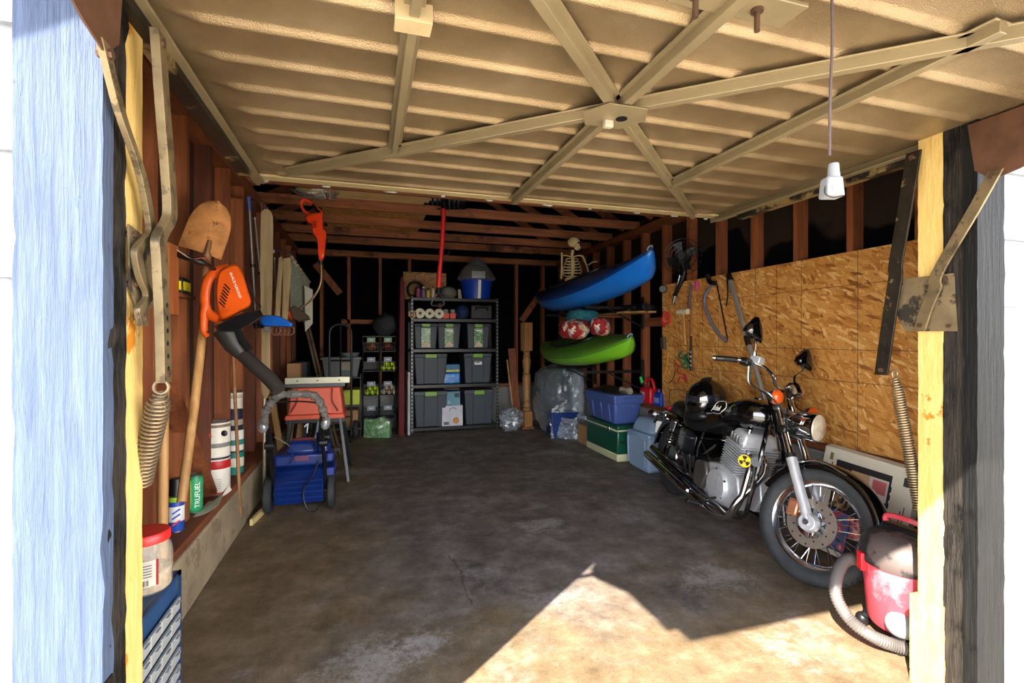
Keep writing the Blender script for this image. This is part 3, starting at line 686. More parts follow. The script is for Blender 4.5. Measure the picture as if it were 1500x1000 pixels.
# string trimmer hanging from a joist
D3 = 3.95; tr = thing('string_trimmer', 'orange string trimmer hanging upside down from a joist with a curved shaft', 'trimmer', at(460, 380, D=D3))
MB().tube(smooth([at(441, 297, D=D3), at(446, 292, D=D3), at(453, 296, D=D3), at(463, 304, D=D3), at(471, 312, D=D3), at(465, 318, D=D3), at(454, 314, D=D3), at(444, 307, D=D3)], 5, True), .011, 10, True).build('loop_handle', M_ORANGE2 if 'M_ORANGE2' in globals() else mat((236, 66, 22), .42, 0, .08, name='red_orange_plastic'), tr)
OR2 = tr.children[0].data.materials[0]
body(MB(), cl([(456, 313), (470, 312), (473, 322), (474, 336), (478, 342), (477, 358), (474, 380), (467, 381), (465, 355), (458, 343), (455, 328), (449, 324), (447, 317)], 3), D3, .09).build('motor_housing', OR2, tr)
MB().tube([at(458, 300, D=D3-.01), at(468, 312, D=D3-.01)], .013, 8).build('trigger_grip', M_BLACK, tr)
g = MB()
for i in range(5): g.box((0, -.05, -.012*i), (.035, .006, .005), scr(464, 327, D3))
g.build('vent_slots', mat((150, 36, 14), .5), tr)
MB().cyl(at(470, 380, D=D3), at(470, 388, D=D3), .022).ball(at(478, 352, D=D3), .014).build('coupling', M_BLACK, tr)
MB().tube(smooth([at(470, 384, D=D3), at(471, 400, D=D3), at(468, 420, D=D3), at(455, 440, D=D3), at(438, 452, D=D3), at(428, 459, D=D3)], 6), .009, 10).build('curved_shaft', mat((150, 122, 84), .35, .7, name='bronze_shaft'), tr)
body(MB(), [(424, 452), (432, 448), (452, 462), (455, 468), (438, 472), (428, 466)], D3-.05, .14).build('guard', mat((72, 58, 46), .5), tr)
MB().cyl(at(424, 458, D=D3-.03), at(430, 466, D=D3-.03), .032, .026).build('spool_head', mat((206, 78, 30), .5), tr)
MB().tube(smooth([at(449, 293, D=D3), at(452, 287, D=D3+.02), at(456, 283, D=D3+.04)], 4), .002, 6).build('hanging_wire', M_CHROME, tr)
# cans on the sill
def can(name, x, y, z, r, h, colors, label, cat='paint can', rim=True, group=None):
    t = thing(name, label, cat, (x, y, z))
    MB().lathe([(r*.96, 0), (r, .004), (r, h-.004), (r*.96, h)], 28, (x, y, z)).build('body', mat(colors[0], .45), t)
    for a, b, c in colors[1:]: MB().lathe([(r+.0006, a*h), (r+.0012, a*h+.001), (r+.0012, b*h-.001), (r+.0006, b*h)], 28, (x, y, z), caps=False).build('label_band', mat(c, .5), t)
    if rim:
        MB().torus((x, y, z+h), (0, 0, 1), r*.96, .004, 28, 6).build('top_rim', M_ALU, t); MB().torus((x, y, z+.003), (0, 0, 1), r*.97, .004, 28, 6).build('bottom_rim', M_ALU, t)
    return t
pcx, pcy = -.868, 3.36
p1 = can('paint_can', pcx, pcy, .331, .072, .215, [(218, 210, 196), (.72, .95, (176, 28, 26)), (.02, .08, (150, 30, 26))], 'white paint can with a red band, lower can of the pair on the sill')
p2 = can('paint_can', pcx, pcy, .551, .072, .215, [(222, 214, 198), (.30, .42, (120, 116, 112)), (.86, .94, (120, 100, 80))], 'white paint can with a grey label and wire bail, upper can of the pair')
tdir = (V((0, 0, CAMH))-V((pcx, pcy, CAMH))).normalized(); tx = V((0, 0, 1)).cross(tdir)
text('R', .034, mat((190, 30, 28), .5), p2, fmat(V((pcx, pcy, .694))+tdir*.0735-tx*.033, tx, UP, tdir), 'lettering')
mk = MB(); mk.ball(V((pcx, pcy, .70))+tdir*.071+tx*.038, (.018, .006, .018)); mk.build('paint_drip', M_BLACK, p2)
for k in range(6): MB().bar(V((pcx, pcy, .36+.013*k))+tdir*.0732-tx*.03, V((pcx, pcy, .36+.013*k))+tdir*.0732+tx*.022, .001, .003).build('print_line', mat((150, 146, 140), .6), p1)
MB().tube(smooth([V((pcx, pcy, .74))+tx*.074, V((pcx, pcy, .80))+tx*.03+tdir*.02, V((pcx, pcy, .806))-tx*.03+tdir*.02, V((pcx, pcy, .74))-tx*.074], 6), .0018, 6).build('wire_bail', M_ALU, p2)
can('paint_can', -.872, 3.80, .331, .056, .155, [(26, 120, 116), (.35, .75, (210, 200, 180))], 'small teal paint can behind the white cans on the sill')
can('paint_can', -.872, 3.80, .49, .056, .15, [(226, 222, 210), (.3, .55, (36, 124, 116))], 'small white can with a teal band standing on the teal can')
can('paint_can', -.872, 3.80, .645, .05, .13, [(34, 44, 70), (.2, .5, (180, 170, 150))], 'small navy can third in the tall stack on the sill')
can('paint_can', -.872, 3.80, .78, .05, .12, [(222, 214, 200), (.65, .85, (190, 176, 150))], 'small white can on the very top of the tall stack')
s1 = can('spray_can', -.885, 2.745, .331, .034, .175, [(28, 66, 150), (.30, .72, (216, 214, 210)), (.85, .98, (140, 190, 40))], 'blue and white spray can with a black cap on the sill by the jar', 'spray can')
MB().lathe([(.034, .175), (.028, .2), (.028, .25), (.024, .258)], 20, (-.885, 2.745, .331)).build('cap', M_BLACK, s1)
s2 = can('fuel_can', -.885, 3.02, .331, .036, .20, [(30, 130, 84), (.08, .92, (42, 150, 96))], 'green and yellow fuel can with upright lettering beside the shovel handle', 'can')
td2 = (V((0, 0, 0))-V((-.885, 3.02, 0))).normalized(); tx2 = UP.cross(td2)
MB().bar(V((-.885, 3.02, .36))+td2*.0365-tx2*.02, V((-.885, 3.02, .51))+td2*.0365-tx2*.02, .002, .022, td2).build('yellow_stripe', mat((220, 214, 40), .5), s2)
text('TRUFUEL', .034, M_WHITE, s2, fmat(V((-.885, 3.02, .43))+td2*.0372+tx2*.012, UP, -tx2, td2), 'lettering')
dd = (V((0, 0, 0))-V((-.885, 2.745, 0))).normalized(); ax = UP.cross(dd)
for i, (q, c) in enumerate(((.40, (30, 70, 170)), (.425, (40, 90, 190)), (.37, (190, 40, 40)))): MB().bar(V((-.885, 2.745, q))+dd*.0352-ax*.016, V((-.885, 2.745, q+.02))+dd*.0352+ax*.016, .001, .008).build('label_swoosh', mat(c, .5), s1)
# thin stick with dark painted foot, hanging in front of the cans
MB().tube([at(341, 512, X=-.79), at(347, 640, X=-.79)], .010, 10).tube([at(347, 640, X=-.79), at(352, 752, X=-.782)], .011, 10).solo('wooden_stake', wood((120, 74, 40), (186, 136, 84), 'z', 1.4, .6, blot=((36, 26, 22), 3., .58)), 'thin dark-footed wooden stake leaning in front of the paint cans', 'stake')
# folded leaflet
lf = at(303, 770, X=-.80); fold = MB().grid(lambda u, v: V((-.865+.12*v, 2.92+.26*u, .334+.055*v*v+.05*math.sin(u*PI)*v*(.4+u))), 14, 10, .0006)
fold.solo('folded_leaflet', M_PAPER, 'curled paper leaflet lying on the sill edge past the shovel handle', 'paper')
# red lidded jar on parts cabinet
CX = -.57; cb = thing('parts_cabinet', 'blue parts cabinet with rows of clear drawers at the left jamb', 'cabinet', (-.69, 1.56, 0))
CT, CY0, CY1 = .523, 1.30, 1.815
MB().span((-.77, CY0, .0), (CX-.006, CY1, CT)).build('cabinet_body', mat((30, 62, 100), .5, 0, .1), cb, .004)
fm = MB(); fm.span((CX-.006, CY0, 0), (CX, CY0+.03, CT)).span((CX-.006, CY1-.03, 0), (CX, CY1, CT)).span((CX-.006, CY0, CT-.012), (CX, CY1, CT)).build('front_frame', mat((24, 52, 86), .5), cb)
M_DRAW = mat((150, 152, 150), .4, 0, .05, 5, name='cloudy_drawer_plastic')
rows = [.045+.053*k for k in range(8)]
for j, z in enumerate(rows):
    n = 6
    for i in range(n):
        ya = CY0+.034+i*(CY1-CY0-.068)/n; yb = ya+(CY1-CY0-.068)/n-.004
        d = MB().frus((CX+.004, (ya+yb)/2, z), (.008, yb-ya, 0), (CX+.005, (ya+yb)/2, z+.038), (.010, yb-ya, 0)).build('drawer', M_DRAW, cb, .002)
        MB().box((CX+.013, (ya+yb)/2, z+.034), (.008, .03, .003)).build('drawer_pull', M_DRAW, d)
jr = (-.628, 1.705, CT); jar = thing('plastic_jar', 'large clear plastic jar with a red lid on the blue parts cabinet', 'jar', jr)
MB().lathe([(.058, 0), (.066, .012), (.068, .1), (.064, .125), (.054, .14), (.054, .15)], 32, jr).build('jar_body', M_JAR, jar)
MB().lathe([(.0615, .0), (.063, .01), (.064, .055), (.055, .058)], 28, (jr[0], jr[1], jr[2]+.006)).build('jar_contents', mat((150, 130, 104), .8, 0, .4, 60, .4, 80, name='loose_screws'), jar)
MB().lathe([(.061, 0), (.0625, .004), (.0625, .022), (.058, .028), (.001, .029)], 32, (jr[0], jr[1], jr[2]+.145)).build('lid', mat((206, 36, 34), .4), jar)
dj = (V((0, 0, 0))-V((jr[0], jr[1], 0))).normalized(); ang0 = math.atan2(dj.y, dj.x)
def curved(z0, z1, a0, a1, r, m, n): 
    MB().grid(lambda u, v: V((jr[0]+r*math.cos(ang0+a0+(a1-a0)*u), jr[1]+r*math.sin(ang0+a0+(a1-a0)*u), jr[2]+z0+(z1-z0)*v)), 12, 1, .0004, (0, 0, 0.001)).build(n, m, jar)
curved(.03, .105, -.9, .35, .0690, M_PAPER, 'label'); curved(.03, .105, .35, .45, .0692, mat((170, 30, 30), .5), 'label_stripe')
for k in range(5): curved(.058+.008*k, .061+.008*k, -.75, .2, .0695, mat((120, 116, 112), .6), 'print_line')
for k in range(9): curved(.034, .05, -.35+.05*k, -.335+.05*k+.008*(k % 3), .0695, M_BLACK, 'barcode_line')
rg = MB(); o0 = V((-.585, 1.40, .0))
rg.ball((-.50, 1.50, .055), (.055, .12, .10), 24, 16, None, lambda d: 1+.34*mnoise.noise(d*2.3)+.12*mnoise.noise(d*6))
rg.solo('shop_rag', mat((226, 168, 166), .85, 0, .15, 8, .3, 40), 'crumpled pink shop rag on the floor by the parts cabinet', 'rag')
# stick of wood on the floor
MB().bar(at(368, 767, Z=.012), at(387, 748, Z=.012), .02, .06, (0, 0, 1)).solo('wood_offcut', mat((206, 182, 120), .7, 0, .12), 'short pale wood offcut on the floor by the snow thrower wheel', 'offcut')
# ------------------------------------------------------------------ snow thrower
sx0 = thing('snow_thrower', 'blue electric snow thrower with black wheels and a wrapped handle', 'snow thrower', (-.44, 3.90, 0))
M_BLU = mat((14, 40, 104), .32, 0, .1, name='navy_blue_housing', coat=.3)
X0, X1, YW = -.655, -.265, 3.90
for x in (-.672, -.243):
    wt = MB().lathe([(.05, -.024), (.118, -.026), (.130, -.016), (.130, .016), (.118, .026), (.05, .024)], 28, (x, YW, .13), (1, 0, 0)).build('wheel', M_RUBBER, sx0)
    MB().cyl((x-.028, YW, .13), (x+.028, YW, .13), .045, n=20).build('hub', M_BLACK, wt, .004)
MB().cyl((X0, YW, .13), (X1, YW, .13), .011).build('axle', M_IRON, sx0)
prof = [(3.80, .08), (3.80, .20), (3.84, .30), (3.92, .345), (4.10, .345), (4.22, .28), (4.26, .16), (4.22, .06), (4.0, .05)]
MB().rings([[V((x, y, z)) for y, z in prof] for x in (X0+.03, X0+.034, X1-.034, X1-.03)]).build('auger_housing', M_BLU, sx0, .012)
for k in range(4): MB().tube([(X0+.04, 3.796-.002*k, .12+.04*k), (X1-.04, 3.796, .12+.04*k)], .006, 6).build('housing_rib', M_BLU, sx0)
MB().span((X0+.02, 3.86, .33), (X1-.02, 4.16, .425)).build('upper_housing', M_BLU, sx0, .02)
MB().frus((-.455, 3.97, .42), (.22, .2, 0), (-.455, 3.98, .51), (.17, .15, 0)).build('motor_cover', M_BLU, sx0, .025)
MB().span((-.49, 3.852, .375), (-.40, 3.859, .412)).build('label_plate', mat((96, 42, 70), .4), sx0)
MB().cyl((-.30, 3.93, .42), (-.30, 3.95, .56), .05, .055).build('chute_base', M_BLU, sx0, .004)
MB().cyl((-.33, 3.90, .53), (-.25, 3.90, .53), .042).build('chute_crank', M_BLKSATIN, sx0, .006)
MB().span((X1-.02, 3.86, .24), (X1+.045, 4.12, .31)).span((X1-.02, 3.9, .34), (X1+.035, 4.08, .41)).build('side_pod', mat((24, 48, 124), .4), sx0, .012)
for s, x in ((-1, X0+.02), (1, X1-.02)):
    MB().tube(smooth([(x, 3.88, .15), (x, 3.80, .36), (x-.008*s, 3.66, .60), (x+.0*s, 3.56, .76)], 6), .014, 10).build('handle_bar', M_BLACK, sx0)
    MB().cyl((x-.03, 3.70, .53), (x+.03, 3.70, .53), .028).build('handle_knob', M_BLACK, sx0, .004)
hpts = smooth([(X0+.005, 3.60, .70), (X0+.03, 3.52, .80), (X0+.09, 3.47, .875), (-.53, 3.46, .905), (-.40, 3.46, .905), (X1-.06, 3.47, .89), (X1-.02, 3.52, .82), (X1+.0, 3.60, .70)], 7)
MB().tube(hpts, [.026+.004*math.sin(i*1.3)+.003*math.sin(i*2.9) for i in range(len(hpts))], 14).build('wrapped_grip', M_FOIL, sx0)
for x in (X0+.0, X1+.0): MB().ball((x, 3.60, .69), (.034, .034, .05), 14, 10, None, lambda d: 1+.25*mnoise.noise(d*4)).build('wrap_end', M_FILM2, sx0)
MB().tube(smooth([(X0+.04, 3.50, .84), (-.52, 3.455, .858), (-.40, 3.455, .858), (X1-.05, 3.50, .84)], 6), .006, 6).build('safety_bail', M_BLACK, sx0)
MB().tube(smooth([(X0+.06, 3.64, .60), (X0+.16, 3.66, .52), (X0+.16, 3.74, .42), (X0+.12, 3.82, .36)], 6), .004, 6).build('thin_wire', M_ALU, sx0)
MB().tube(smooth([(X1-.06, 3.79, .38), (X1-.10, 3.77, .28), (X1-.16, 3.77, .18), (X1-.14, 3.76, .06), (X1-.08, 3.75, .03), (X1-.04, 3.77, .10)], 6), .006, 6).build('power_cord', M_BLACK, sx0)
# ------------------------------------------------------------------ table saw on stand
ts = thing('table_saw', 'orange table saw on splayed black legs behind the snow thrower', 'table saw', (-.40, 4.75, 0))
M_SAWO = mat((206, 84, 52), .5, 0, .1, name='orange_saw_body')
MB().frus((-.415, 4.80, .60), (.46, .42, 0), (-.415, 4.80, .84), (.40, .38, 0)).build('saw_body', M_SAWO, ts, .012)
MB().frus((-.42, 4.79, .565), (.50, .46, 0), (-.42, 4.79, .605), (.48, .44, 0)).build('base_skirt', M_SAWO, ts, .008)
for x in (-.57, -.28): MB().tube(smooth([(x, 4.588, .83), (x+.0, 4.584, .72), (x+(.05 if x > -.4 else -.05), 4.572, .63)], 6), .008, 6).build('body_groove', mat((150, 56, 36), .5), ts)
MB().span((-.56, 4.578, .575), (-.40, 4.584, .60)).build('switch_panel', M_BLACK, ts, .004)
MB().span((-.66, 4.56, .845), (-.17, 5.02, .885)).build('saw_table', mat((74, 76, 78), .45, .6, .15), ts, .004)
MB().span((-.66, 4.535, .88), (-.13, 4.585, .935)).build('rip_fence', mat((170, 168, 148), .4, .5, .12), ts, .003)
for x in (-.56, -.40, -.22): MB().cyl((x, 4.533, .905), (x, 4.537, .905), .007, n=10).build('fence_bolt', M_IRON, ts)
for sx, sy in ((-1, -1), (1, -1), (1, 1), (-1, 1)):
    a = V((-.415+.2*sx, 4.79+.19*sy, .57)); b = V((-.415+.275*sx, 4.79+.29*sy, .01))
    MB().bar(a, b, .045, .03, (1, 0, 0)).build('leg', M_BLKSATIN, ts, .004)
MB().span((-.66, 4.58, .53), (-.17, 4.62, .57)).build('front_rail', M_BLACK, ts, .003)
MB().span((-.62, 4.53, .28), (-.21, 4.56, .31)).build('cross_rail', M_BLACK, ts, .003)
MB().tube(smooth([(-.40, 4.62, .55), (-.42, 4.60, .42), (-.46, 4.58, .34)], 5), .04, 12).build('dust_chute', M_BLKSATIN, ts)
MB().bar(at(446, 625, D=4.28), at(451, 620, D=4.28), .006, .01).bar(at(451, 620, D=4.28), at(450, 634, D=4.28), .006, .01).build('white_tag', M_WHITE, ts)
# leaning strips and small boxes behind the saw
for i, (a, b, lab) in enumerate((((444, 462), (478, 552), 'left one of two thin metal strips leaning behind the table saw'), ((449, 464), (484, 552), 'right one of two thin metal strips leaning behind the table saw'))):
    MB().bar(at(*a, D=5.15), at(*b, D=5.05)+V((.10, .1, -.86)), .022, .008, FWD).solo('metal_strip', M_WORNIRON, lab, 'metal strip')
MB().bar(at(398, 580, D=4.45), at(408, 640, D=4.45)+V((.02, 0, -.12)), .05, .02, FWD).solo('lumber_strip', M_LUMZ, 'short yellowish lumber strip leaning behind the wrapped snow thrower handle', 'lumber')
# ------------------------------------------------------------------ hand truck
ht = thing('hand_truck', 'black steel hand truck with a looped top standing by the back wall', 'hand truck', (-.28, 6.55, 0))
hx0, hx1, hy_ = -.42, -.165, 6.36
MB().tube(smooth([(hx0, hy_, .06), (hx0, hy_, .5), (hx0, hy_, 1.0), (hx0, hy_, 1.33), (hx0+.03, hy_, 1.41), (hx0+.09, hy_, 1.445), (hx1-.09, hy_, 1.445), (hx1-.03, hy_, 1.41), (hx1, hy_, 1.33), (hx1, hy_, 1.0), (hx1, hy_, .5), (hx1, hy_, .06)], 5), .014, 10).build('frame', M_BLKSATIN, ht)
MB().tube([((hx0+hx1)/2, hy_, .1), ((hx0+hx1)/2, hy_, 1.44)], .010, 8).build('center_bar', M_BLKSATIN, ht)
for z in (.3, .65, 1.0): MB().tube([(hx0, hy_, z), (hx1, hy_, z)], .010, 8).build('cross_bar', M_BLKSATIN, ht)
MB().span((hx0-.02, hy_-.2, .0), (hx1+.02, hy_+.01, .012)).build('toe_plate', M_BLKSATIN, ht)
for x in (hx0-.05, hx1+.05): MB().lathe([(.03, -.03), (.10, -.03), (.115, -.015), (.115, .015), (.10, .03), (.03, .03)], 24, (x, hy_+.14, .116), (1, 0, 0)).build('wheel', M_RUBBER, ht)
# ------------------------------------------------------------------ low wire stand with tote
ws = thing('wire_stand', 'low white-edged wire stand beside the hand truck', 'stand', (-.30, 6.87, 0))
WX0, WX1, WY0, WY1 = -.60, -.06, 6.68, 7.06
for x in (WX0, WX1):
    for y in (WY0, WY1): MB().tube([(x, y, 0), (x, y, .78)], .008, 8).build('leg', M_ALU, ws)
for z in (.10, .40, .76): MB().span((WX0, WY0, z-.008), (WX1, WY1, z+.004)).build('shelf', mat((60, 62, 64), .5, .5), ws)
MB().span((-.50, 6.69, .405), (-.07, 7.04, .60)).solo('storage_box', mat((196, 206, 60), .6, 0, .1), 'lime yellow box on the middle shelf of the wire stand', 'box', bevel=.004)
MB().span((-.26, 6.69, .105), (-.09, 7.0, .33)).solo('cardboard_box', M_CARD, 'plain brown cardboard box on the bottom shelf of the wire stand', 'box', bevel=.004)
gt = thing('storage_tub', 'grey plastic tub with a lid on top of the wire stand', 'tub', (-.34, 6.87, .766))
MB().frus((-.30, 6.87, .766), (.40, .32, 0), (-.30, 6.87, 1.0), (.48, .36, 0)).build('tub', mat((92, 96, 98), .5), gt, .01)
MB().frus((-.30, 6.87, .995), (.52, .38, 0), (-.30, 6.87, 1.03), (.50, .37, 0)).build('lid', mat((110, 114, 116), .5), gt, .008)
MB().span((-.30, 6.685, .86), (-.19, 6.688, .97)).build('paper_label', mat((150, 140, 120), .6), gt)
MB().lathe([(.10, 0), (.13, .05), (.13, .055)], 20, (-.20, 6.86, 1.03)).solo('plastic_bowl', mat((120, 124, 128), .5), 'grey bowl upside on the lid of the grey tub', 'bowl')
MB().span((-.76, 5.36, 0), (-.63, 5.52, 1.02)).solo('cardboard_carton', M_CARD, 'tall brown carton standing behind the table saw', 'box', bevel=.004)
MB().span((-.78, 5.65, 0), (-.60, 5.95, 1.02)).solo('navy_crate', mat((24, 28, 40), .6), 'dark navy crate at the left wall behind the saw', 'crate', bevel=.006)
# ------------------------------------------------------------------ wire rack with baskets of balls
rk = thing('wire_rack', 'black wire rack of two columns of labelled baskets by the red board', 'rack', (.20, 6.85, 0))
RX0, RX1, RY0, RY1 = -.03, .395, 6.66, 7.03
for x in (RX0, (RX0+RX1)/2, RX1):
    for y in (RY0, RY1): MB().tube([(x, y, 0), (x, y, 1.30)], .007, 8).build('post', M_BLACK, rk)
lev = (.20, .52, .84, 1.10)
bask = []
for j, z in enumerate(lev):
    for i in (0, 1):
        xa = RX0+.01+i*(RX1-RX0)/2; xb = xa+(RX1-RX0)/2-.02
        m = MB(); m.span((xa, RY0, z), (xb, RY1, z+.004))
        for q in range(7):
            x = xa+(xb-xa)*q/6; m.tube([(x, RY0+.002, z), (x, RY0+.002, z+.12)], .003, 5)
        for h in (0, .06, .12): m.tube([(xa, RY0+.002, z+h), (xb, RY0+.002, z+h)], .003, 5)
        m.span((xa, RY0, z), (xa+.003, RY1, z+.12)); m.span((xb-.003, RY0, z), (xb, RY1, z+.12)); m.span((xa, RY1-.003, z), (xb, RY1, z+.12))
        b = m.build('basket', M_BLACK, rk)
        MB().span((xa+.045, RY0-.008, z+.125), (xb-.045, RY0-.004, z+.185)).build('label_card', mat((120, 160, 120) if j == 3 else (130, 140, 152), .5), b)
        MB().span((xa+.075, RY0-.0095, z+.15), (xb-.075, RY0-.0085, z+.16)).build('label_print', M_WHITE, b)
        bask.append((xa, xb, z))
M_TENNIS = mat((196, 226, 40), .8, 0, .1, name='tennis_felt'); M_BALLW = mat((196, 180, 150), .7, 0, .1, name='pale_ball_cover')
b0 = None
for (bi, m, lab, grp, nm) in ((5, M_TENNIS, 'yellow-green tennis ball in the upper right basket of the wire rack', 'tennis balls in the upper basket', 'tennis_ball'), (2, M_TENNIS, 'yellow-green tennis ball in the lower left basket of the wire rack', 'tennis balls in the lower basket', 'tennis_ball'), (3, M_BALLW, 'pale ball in the lower right basket of the wire rack', 'pale balls in the lower basket', 'ball')):
    xa, xb, z = bask[bi]; r = .034; b0 = None
    for j in range(2):
        for i in range(3 if j == 0 else 2):
            for q in range(2):
                p = (xa+.045+.07*i+(.035 if j else 0), RY0+.05+.08*q, z+.005+.058*j)
                if b0 is None: b0 = MB().ball((p[0], p[1], p[2]+r), r, 14, 10).solo(nm, m, lab, 'ball', p, grp)
                else: c = b0.copy(); COL.objects.link(c); c.location = p
for (bi, n_, c, lab) in ((6, 'toy_racket', (150, 96, 60), 'brownish bundled sports gear in the top left basket of the rack'), (7, 'ball_pump', (120, 50, 40), 'dark red sports gear in the top right basket of the rack')):
    xa, xb, z = bask[bi]
    MB().ball(((xa+xb)/2, 6.84, z+.075), (.08, .13, .07), 16, 10, None, lambda d: 1+.3*mnoise.noise(d*3)).solo('sports_gear', mat(c, .7, 0, .4, 20), lab, 'sports gear')
MB().ball((.17+.10, 6.86, 1.46), (.17, .16, .15), 20, 14, None, lambda d: 1+.2*mnoise.noise(d*2)).solo('grey_duffel', mat((44, 46, 50), .75), 'dark grey duffel bag resting on top of the wire rack', 'bag')
MB().span((RX0, RY0, 1.297), (RX1, RY1, 1.305)).build('top_shelf', M_BLACK, rk)
# bag of green stuff
gb = MB(); bc = at(553, 628, D=6.30)
gb.grid(lambda u, v: at(533+38*u+(3 if v > .9 else 0)*math.sin(u*5), 641-28*v+2*math.sin(u*7)*v, D=6.22)+FWD*(-.07*math.sin(u*PI)*math.sin(v*PI))+V((0, 0, .004*math.sin(u*23)*math.sin(v*17))), 22, 18, .10, -FWD)
gbo = gb.solo('plastic_bag', mat((108, 150, 104), .3, 0, .5, 26, .6, 40, coat=.4, name='printed_green_film', spots=((200, 210, 190), 22., .6)), 'shiny green and white plastic bag slumped on the floor before the wire rack', 'bag')
# hanging gear on the back wall
hg = thing('hanging_gear', 'dark gear with two black pads on a pale bar hanging on the back wall stud', 'gear', at(515, 470, D=7.0))
MB().tube([at(499, 408, D=7.05), at(530, 410, D=7.05)], .012, 8).build('bar', M_ALU, hg)
for px, py, r in ((500, 412, .10), (528, 412, .10), (505, 428, .09), (531, 426, .08)): MB().ball(at(px, py, D=6.98), (r, .06, r*1.1), 16, 10, None, lambda d: 1+.2*mnoise.noise(d*3)).build('pad', M_BLACK, hg)
MB().tube(smooth([at(503, 436, D=7.0), at(511, 448, D=6.97), at(520, 458, D=6.97), at(527, 470, D=7.0)], 5), .014, 8).build('strap', mat((46, 38, 32), .6), hg)
MB().tube(smooth([at(514, 420, D=7.0), at(516, 440, D=6.97), at(514, 455, D=7.0)], 5), .018, 8).build('strap', mat((60, 54, 48), .6), hg)
# red board and white board beside the shelf
RDB = 6.30
MB().slab([at(583.5, 640, D=RDB), at(592.5, 640, D=RDB), at(593, 420, D=RDB), at(592, 409, D=RDB), at(590, 405, D=RDB), at(587, 406, D=RDB), at(586, 416, D=RDB)], (0, 1, 0), .40).solo('red_board', mat((98, 24, 26), .4, 0, .1), 'tall dark red board with a rounded top standing beside the shelf unit', 'board', bevel=.006)
MB().span((.535, 6.50, 0), (.568, 7.0, .83)).solo('white_panel', mat((170, 170, 172), .5), 'low white panel edge between the red board and the shelf unit', 'panel', bevel=.003)
# ------------------------------------------------------------------ shelf unit
SX0, SX1, SY0, SY1 = .585, 1.805, 6.62, 7.06
su = thing('shelving_unit', 'black five-tier steel shelving unit against the back wall', 'shelf', ((SX0+SX1)/2, (SY0+SY1)/2, 0))
tiers = (.065, .645, 1.13, 1.545, 1.83)
M_SLOT = mat((176, 178, 176), .4, .6, name='post_slot_edge')
for x in (SX0, SX1):
    for y in (SY0, SY1):
        s = 1 if x == SX0 else -1; q = 1 if y == SY0 else -1
        po = MB().span((x, y, 0), (x+.035*s, y+.003*q, 1.84)).span((x, y, 0), (x+.003*s, y+.035*q, 1.84)).build('post', M_BLACK, su)
        if y == SY0:
            for k in range(36): MB().box((x+.017*s, y-.0006, .04+.05*k), (.010, .0012, .016)).build('slot', M_SLOT, po)
for z in tiers:
    MB().span((SX0+.004, SY0+.004, z-.045), (SX1-.004, SY1-.004, z)).build('shelf', M_BLKSATIN, su, .004)
def tote(cx, z, w, h, label, window=False, sticker=False, d=.40, grp=None):
    y = SY0+.02; cx = max(cx, SX0+.042+w/2); t = thing('storage_tote', label, 'tote', (cx, y+d/2, z), 0, grp)
    wb_ = w*.86; cy = y+d/2
    MB().frus((cx, cy, z), (wb_, d*.88, 0), (cx, cy, z+h*.9), (w*.97, d, 0)).build('bin', M_TOTE, t, .012)
    MB().frus((cx, cy, z+h*.88), (w, d*1.03, 0), (cx, cy, z+h), (w*.97, d, 0)).build('lid', M_TOTE, t, .008)
    def yf(q): return cy-d*(.44+.06*q/(.9*h))
    a = MB().rings([[V((cx-s*w*.2, yf(0)-.010, z+.012)), V((cx+s*w*.2, yf(0)-.010, z+.012)), V((cx+s*w*.2, yf(.86*h)-.010, z+.86*h)), V((cx-s*w*.2, yf(.86*h)-.010, z+.86*h))] if s > 0 else [V((cx-w*.21, yf(0)+.004, z+.01)), V((cx+w*.21, yf(0)+.004, z+.01)), V((cx+w*.21, yf(.86*h)+.004, z+.87*h)), V((cx-w*.21, yf(.86*h)+.004, z+.87*h))] for s in (1, -1)]).build('front_panel', M_TOTE, t, .004)
    MB().span((cx-w*.17, cy-d*.515-.012, z+h*.86), (cx+w*.17, cy-d*.48, z+h*.99)).build('latch', M_LIME, t, .006)
    if window:
        P = [V((cx-w*.19, yf(.02)-.0115, z+.02)), V((cx+w*.19, yf(.02)-.0115, z+.02)), V((cx+w*.19, yf(.8*h)-.0115, z+.8*h)), V((cx-w*.19, yf(.8*h)-.0115, z+.8*h))]
        MB().slab(P, (0, 1, 0), .0008).build('picture_sleeve', M_SLEEVE, t)
        mt = MB(); mt.slab([V((cx-w*.18, yf(.02)-.0125, z+.022)), V((cx+w*.18, yf(.02)-.0125, z+.022)), V((cx+w*.08, yf(.1)-.0125, z+.09)), V((cx-.0*w, yf(.1)-.0125, z+.11)), V((cx-w*.1, yf(.1)-.0125, z+.08))], (0, 1, 0), .0006)
        mt.build('print_patch', mat((206, 186, 160), .5), t)
    if sticker:
        zq = z+h*(.70 if window else .62)
        MB().slab([V((cx-w*.12, yf(zq-z)-.0128, zq)), V((cx+w*.14, yf(zq-z)-.0128, zq)), V((cx+w*.14, yf(zq-z)-.0128, zq+.075)), V((cx-w*.12, yf(zq-z)-.0128, zq+.075))], (0, 1, 0), .0006).build('sticker', M_WHITE, t)
        MB().span((cx-w*.09, yf(zq-z)-.0136, zq+.028), (cx+w*.06, yf(zq-z)-.013, zq+.058)).build('sticker_print', mat((110, 120, 90), .5), t)
    return t
tq = NT('glossy_leaf_print'); M_SLEEVE = tq.set(tq.ramp(tq.noise(tq.co, 14, 4, .7, 1.5), [(.3, (60, 96, 60)), (.5, (104, 146, 96)), (.62, (180, 200, 176)), (.7, (84, 120, 80))]), .25)
def shx(px, z): return at(px, 496-(z-CAMH)*FPX/6.72, Y=SY0+.02).x
tote(shx(618.5, 1.3), 1.131, .325, .35, 'slate tote with a leafy picture sleeve, left of the three on the second shelf down', True)
